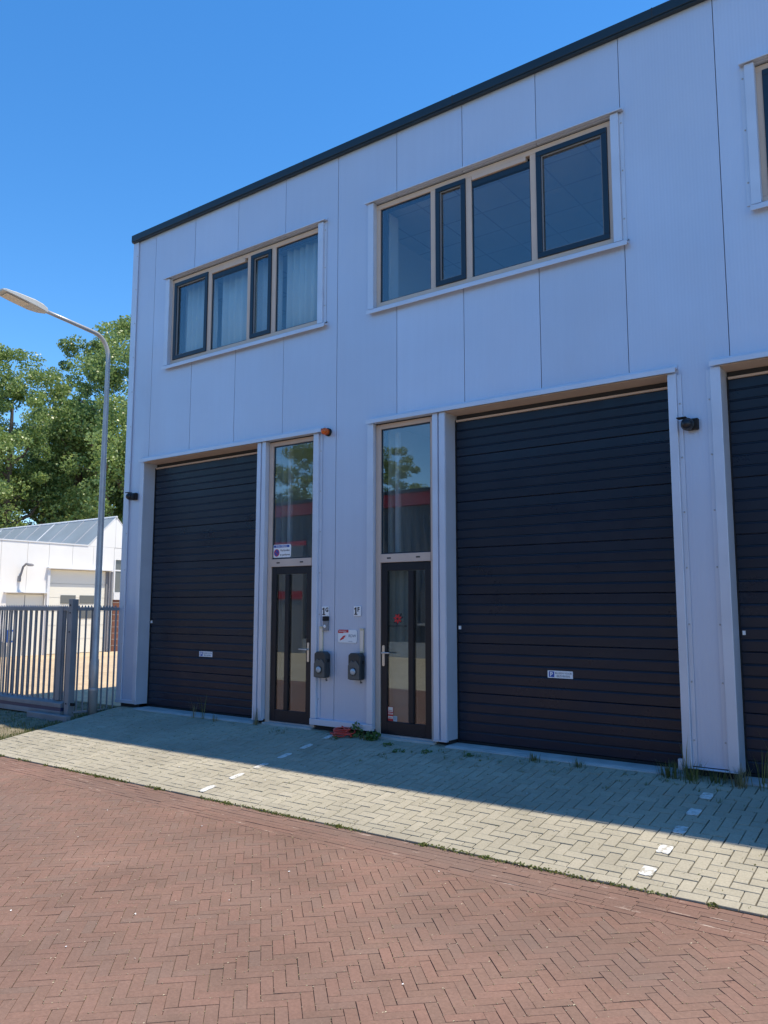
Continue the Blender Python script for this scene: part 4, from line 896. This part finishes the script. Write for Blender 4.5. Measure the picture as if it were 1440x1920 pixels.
# ------------------------------------------------------------------ trees
def tree_mesh(seed, h, spread, clumps, per, leaf, fork):
    r = np.random.default_rng(seed); trunk = MB()
    base = 0.16+h*0.012
    lean = r.normal(0, 0.25, 2)
    tp = [(lean[0]*t*t, lean[1]*t*t, h*0.8*t) for t in np.linspace(0, 1, 9)]
    trunk.tube(tp, [base*(1-0.86*t)+0.02 for t in np.linspace(0, 1, 9)], 9)
    cc = []
    for k in range(fork):
        t = r.uniform(0.18, 0.78); p = Vector((lean[0]*t*t, lean[1]*t*t, h*0.8*t)); q = r.uniform(0, 6.283); L = spread*r.uniform(0.55, 1.0)*(1.15-abs(t-0.42))
        d = Vector((math.cos(q), math.sin(q), r.uniform(0.5, 1.2))); pts = [p]
        for s in range(1, 6):
            pts.append(p+d*L*s/5+Vector((0, 0, 0.1*L*(s/5)**2))+Vector(r.normal(0, 0.06*L, 3)))
        trunk.tube(pts, [base*(0.42-0.075*s)*(1-0.5*t)+0.012 for s in range(6)], 6)
        for s in (3, 4, 5): cc.append((pts[s], 0.9))
        for w_ in range(2):
            pp = pts[3]; d2 = Vector(r.normal(0, 1, 3)).normalized(); d2.z = abs(d2.z)*0.6; e = pp+d2*L*0.4
            trunk.tube([pp, (pp+e)/2+Vector(r.normal(0, .05, 3)), e], [0.04, 0.028, 0.012], 5); cc.append((e, 0.85))
    for k in range(clumps):
        u = r.uniform(0, 1)**0.8; z = h*(0.16+0.84*u); rad = spread*(1.0 if u < 0.5 else math.sqrt(max(0.0, 1-((u-0.5)/0.52)**2)))*(0.72+0.28*min(1, u/0.2))
        q = r.uniform(0, 6.283); rr_ = rad*math.sqrt(r.uniform(0.12, 1.0)); cc.append((Vector((rr_*math.cos(q), rr_*math.sin(q), z)), r.uniform(0.55, 1.15)))
    n = len(cc)*per
    cen = np.repeat(np.array([tuple(c[0]) for c in cc]), per, 0); sz = np.repeat(np.array([c[1] for c in cc]), per)
    g_ = r.normal(0, 1, (n, 3)); g_ /= np.linalg.norm(g_, axis=1)[:, None]
    pos = cen+g_*(sz*spread*0.24*r.uniform(0.25, 1.0, n)**0.6)[:, None]*np.array([1, 1, 0.72])
    a = r.normal(0, 1, (n, 3)); a[:, 2] -= 0.25; a /= np.linalg.norm(a, axis=1)[:, None]
    b = np.cross(a, r.normal(0, 1, (n, 3))); b /= np.linalg.norm(b, axis=1)[:, None]
    L = leaf*r.uniform(0.7, 1.3, n)[:, None]
    v = np.stack([pos-a*L*0.5, pos+b*L*0.36-a*L*0.05, pos+a*L*0.55, pos-b*L*0.36-a*L*0.05], 1).reshape(-1, 3)
    me = bpy.data.meshes.new('crown'); me.vertices.add(4*n); me.vertices.foreach_set('co', v.ravel())
    me.loops.add(4*n); me.loops.foreach_set('vertex_index', np.arange(4*n)); me.polygons.add(n); me.polygons.foreach_set('loop_start', np.arange(0, 4*n, 4)); me.polygons.foreach_set('loop_total', np.full(n, 4)); me.update(); me.validate()
    tm = bpy.data.meshes.new('trunk'); tm.from_pydata(trunk.v, [], trunk.f); tm.update(); tm.materials.append(M['bark'])
    return tm, me
TM = [tree_mesh(3, 14.0, 3.0, 88, 270, 0.122, 18), tree_mesh(11, 15.0, 2.7, 84, 270, 0.122, 18), tree_mesh(23, 13.5, 3.3, 92, 270, 0.124, 18)]
for k, (tm, me) in enumerate(TM): me.materials.append(M['leaf_b' if k == 1 else 'leaf_a'])
def tree(k, x, y, s, rz, label, group):
    t = tag(bpy.data.objects.new('broadleaf_tree', None), label, 'tree', group); C.objects.link(t); t.location = (x, y, -0.2); t.scale = (s, s, s); t.rotation_euler.z = rz
    for nm, me in (('trunk', TM[k][0]), ('crown', TM[k][1])): o = bpy.data.objects.new(nm, me); C.objects.link(o); o.parent = t
def at_px(px, Rd):
    d = fw+rr*(px-720)/FPX; d.z = 0; d.normalize(); return CAM.x+d.x*Rd, CAM.y+d.y*Rd
G1 = 'trees behind the white workshop'
for k, px, Rd, s, rz, lb in ((0, 12, 45, 1.06, 0.4, 'leafy tree at the left picture edge, topping out below the lamp head'), (1, 150, 47, 1.12, 2.0, 'slim darker leafy tree behind the lamp post'), (2, 238, 45, 1.27, 1.1, 'tallest leafy tree beside the warehouse corner'),
        (2, 80, 54, 1.04, 3.0, 'leafy tree seen in the gap left of the lamp post'), (0, -95, 46, 1.15, 4.0, 'leafy tree mostly outside the left picture edge'), (1, 195, 55, 1.25, 5.2, 'leafy tree in the second row behind the workshop gable'), (0, 320, 50, 1.2, 2.6, 'leafy tree hidden mostly by the warehouse corner')):
    tree(k, *at_px(px, Rd), s, rz, lb, G1)
G2 = 'trees mirrored in the entrance glass'
for k, x, y, s, rz, lb in ((2, -25.5, -33, 0.95, 0.3, 'rounded tree mirrored in the left toplight'), (0, -18.5, -34, 0.86, 1.6, 'tree mirrored at the left of the right toplight'), (2, -12.5, -33, 0.84, 2.9, 'tree mirrored at the right of the right toplight'), (0, -33.0, -34, 0.9, 4.1, 'tree across the street beyond the left toplight view')):
    tree(k, x, y, s, rz, lb, G2)

# ------------------------------------------------------------------ weeds and grass
def blade_tuft(mb, x, y, z, n, h, spread, lean=0.5, w_=0.006):
    for _ in range(n):
        q = random.uniform(0, 6.283); r_ = random.uniform(0, spread); hh = h*random.uniform(0.45, 1.0); l_ = lean*hh*random.uniform(0.2, 1.0); q2 = q+random.gauss(0, .5)
        bx, by = x+r_*math.cos(q), y+r_*math.sin(q); dx, dy = math.cos(q2)*l_, math.sin(q2)*l_; sx, sy = -math.sin(q2)*w_, math.cos(q2)*w_
        mb.add([(bx-sx, by-sy, z), (bx+sx, by+sy, z), (bx+dx*.4+sx*.8, by+dy*.4+sy*.8, z+hh*.6), (bx+dx*.4-sx*.8, by+dy*.4-sy*.8, z+hh*.6), (bx+dx, by+dy, z+hh)], [(0, 1, 2, 3), (3, 2, 4)])
def leafy(mb, x, y, z, n, h, spread, leaf):
    for _ in range(n):
        q = random.uniform(0, 6.283); r_ = spread*math.sqrt(random.random()); p = Vector((x+r_*math.cos(q), y+r_*math.sin(q), z+h*random.uniform(0.05, 1)*(1-0.5*r_/spread)))
        a = Vector((random.gauss(0, 1), random.gauss(0, 1), random.gauss(0.2, .5))).normalized(); b = a.orthogonal().normalized(); b = (b+a.cross(b)*random.gauss(0, 1)).normalized(); L = leaf*random.uniform(.6, 1.3)
        mb.add([p-a*L*.5, p+b*L*.3, p+a*L*.5, p-b*L*.3], [(0, 1, 2, 3)])
def tuft(x, y, n, h, spread, label, m='grass', lean=0.5):
    mb = MB(); blade_tuft(mb, x, y, zf(y)-0.012, n, h, spread, lean, 0.004); o = mb.build('grass_tuft', m); return tag(o, label, 'grass tuft', 'grass tufts along the facade')
tuft(9.28, -0.12, 70, 0.20, 0.11, 'grass tuft at the right foot of the wide roller door')
tuft(9.50, -0.13, 60, 0.22, 0.12, 'dense grass tuft at the left foot of the narrow pier')
tuft(9.72, -0.10, 45, 0.16, 0.10, 'low grass tuft under the middle of the narrow pier')
tuft(9.93, -0.13, 60, 0.22, 0.10, 'dry grass tuft at the right foot of the narrow pier', 'straw')
tuft(10.10, -0.10, 14, 0.55, 0.10, 'tall green grass at the left foot of the third roller door', 'grass', 0.4)
tuft(10.30, -0.10, 12, 0.62, 0.09, 'tallest grass stalks before the third roller door', 'grass', 0.4)
tuft(9.44, -0.09, 8, 0.55, 0.03, 'thin straw stalks rising against the narrow pier', 'straw', 0.15)
tuft(7.88, -0.14, 34, 0.12, 0.08, 'grass tuft on the pavers below the visitor sign of the wide door')
tuft(8.38, -0.16, 30, 0.12, 0.09, 'small grass tuft right of the visitor sign on the wide door')
tuft(2.42, -0.10, 7, 0.34, 0.05, 'tall thin weed before the left roller door', 'straw', 0.35)
tuft(2.62, -0.10, 6, 0.40, 0.04, 'tallest thin weed before the left roller door, right of its twin', 'grass', 0.3)
tuft(2.90, -0.13, 16, 0.12, 0.07, 'short dry grass before the right part of the left roller door', 'straw')
tuft(4.25, -0.22, 40, 0.05, 0.16, 'flat grass patch before the left entrance door')
tuft(3.68, -0.09, 16, 0.30, 0.03, 'dry grass stalks between left roller door and left entrance', 'straw', 0.12)
tuft(5.60, -0.10, 40, 0.10, 0.09, 'withered grass right of the red hose', 'straw')
def weed(x, y, n, h, s, leaf, label, m='weed'):
    mb = MB(); leafy(mb, x, y, zf(y)-0.01, n, h, s, leaf); mb.tube([(x, y, zf(y)-0.01), (x+0.02, y, zf(y)+h*.6)], 0.004, 4)
    return tag(mb.build('weed_plant', m), label, 'weed', 'weeds on the forecourt')
weed(5.44, -0.07, 110, 0.22, 0.10, 0.05, 'dark green weed growing behind the red hose')
weed(5.70, -0.10, 120, 0.15, 0.10, 0.05, 'bright green weed at the left foot of the right entrance')
weed(5.22, -0.24, 40, 0.05, 0.08, 0.03, 'small weed in front of the red hose', 'moss')
for k, (x, y, s, lb) in enumerate(((6.03, -0.22, .07, 'small weed before the right entrance threshold'), (6.30, -0.38, .08, 'weed on the pavers below the right entrance'), (6.62, -0.30, .07, 'weed on the pavers left of the divider post'), (7.15, -0.25, .06, 'low weed before the left end of the wide roller door'))):
    weed(x, y, 45, 0.05, s, 0.032, lb)
# joint growth: nobody could count it
mo = MB()
x = 0.6
while x < 13.5:                                       # seam between pavers and gutter
    dens = 0.5+0.5*math.sin(x*2.3)+0.4*math.sin(x*7.1+1)
    if dens > 0.25:
        for _ in range(int(9+dens*16)):
            xx, yy = x+random.uniform(0, .08), YE-0.008+random.gauss(0, .016); L = random.uniform(.008, .026)
            a = Vector((random.gauss(0, 1), random.gauss(0, 1), random.gauss(0.3, .5))).normalized(); b = a.orthogonal().normalized(); p = Vector((xx, yy, ZR+random.uniform(.002, .022)))
            mo.add([p-a*L*.5, p+b*L*.35, p+a*L*.5, p-b*L*.35], [(0, 1, 2, 3)])
    x += 0.07
for k in range(9): leafy(mo, 1.6+k*1.05+random.uniform(-.4, .4), YE-0.012, ZR, 24, 0.03, 0.035, 0.03)
for _ in range(2600):                                 # seedlings and dry bits in the paver joints
    i = round(random.uniform(PX0, 13)/WP); y = -abs(random.gauss(0, .9)) if random.random() < .6 else random.uniform(YE, 0)
    if y < YE: continue
    p = Vector((i*WP+PHX % WP+random.gauss(0, .003), y, zf(y)+0.002)); L = random.uniform(.006, .018); a = Vector((random.gauss(0, .3), 1, random.gauss(.2, .3))).normalized(); b = a.orthogonal().normalized()
    mo.add([p-a*L, p+b*L*.3, p+a*L, p-b*L*.3], [(0, 1, 2, 3)])
for _ in range(60):
    xx, yy = random.uniform(6, 11), -abs(random.gauss(0, .35))-0.1; blade_tuft(mo, xx, yy, zf(yy)-.01, 9, .045, .03, .8, .003)
mo.build('joint_weeds', 'moss', kind='stuff')
# pale seeds, chips and litter in the road joints
lt = MB()
hv = [p for p in hp if p[0][1] > -6.7 and p[0][0] > 0.5]
for _ in range(13000):
    p = random.choice(hv); k = random.randrange(len(p)); a, b = p[k], p[(k+1) % len(p)]; t_ = random.random(); xx, yy = a[0]+(b[0]-a[0])*t_, a[1]+(b[1]-a[1])*t_
    L = random.uniform(.002, .0075); q = random.uniform(0, 6.28); cz = ZR+0.001
    lt.add([(xx-L*math.cos(q), yy-L*math.sin(q), cz), (xx+L*.5*math.sin(q), yy-L*.5*math.cos(q), cz+.002), (xx+L*math.cos(q), yy+L*math.sin(q), cz+.001), (xx-L*.5*math.sin(q), yy+L*.5*math.cos(q), cz+.003)], [(0, 1, 2, 3)])
lt.build('joint_litter', 'litter', kind='stuff')
lt = MB()
for _ in range(90):
    xx, yy = random.uniform(1.5, 11.5), random.uniform(-6.5, -0.2); z_ = (zf(yy) if yy > YE else ZR)+.006; L = random.uniform(.004, .011); q = random.uniform(0, 6.28)
    lt.add([(xx-L*math.cos(q), yy-L*math.sin(q), z_), (xx+L*.6*math.sin(q), yy-L*.6*math.cos(q), z_), (xx+L*math.cos(q), yy+L*math.sin(q), z_+.003), (xx-L*.6*math.sin(q), yy+L*.6*math.cos(q), z_+.003)], [(0, 1, 2, 3)])
lt.build('white_chips', 'white', kind='stuff')
gr = MB()
for _ in range(5200):
    xx, yy = 0.47-abs(random.gauss(0, 1.9)), random.uniform(YE+.02, -0.05)
    if xx < -9: continue
    if random.random() < 0.35: xx = 0.47-abs(random.gauss(0, .12))
    blade_tuft(gr, xx, yy, zf(yy)-.035, 1, random.uniform(.02, .07), .01, .8, .004)
gr.build('verge_grass', 'grass', kind='stuff')

# roots to their base points, children stay where they are
for o, loc in ROOTS:
    o.location = loc
    for ch in o.children: ch.location = Vector(ch.location)-Vector(loc)
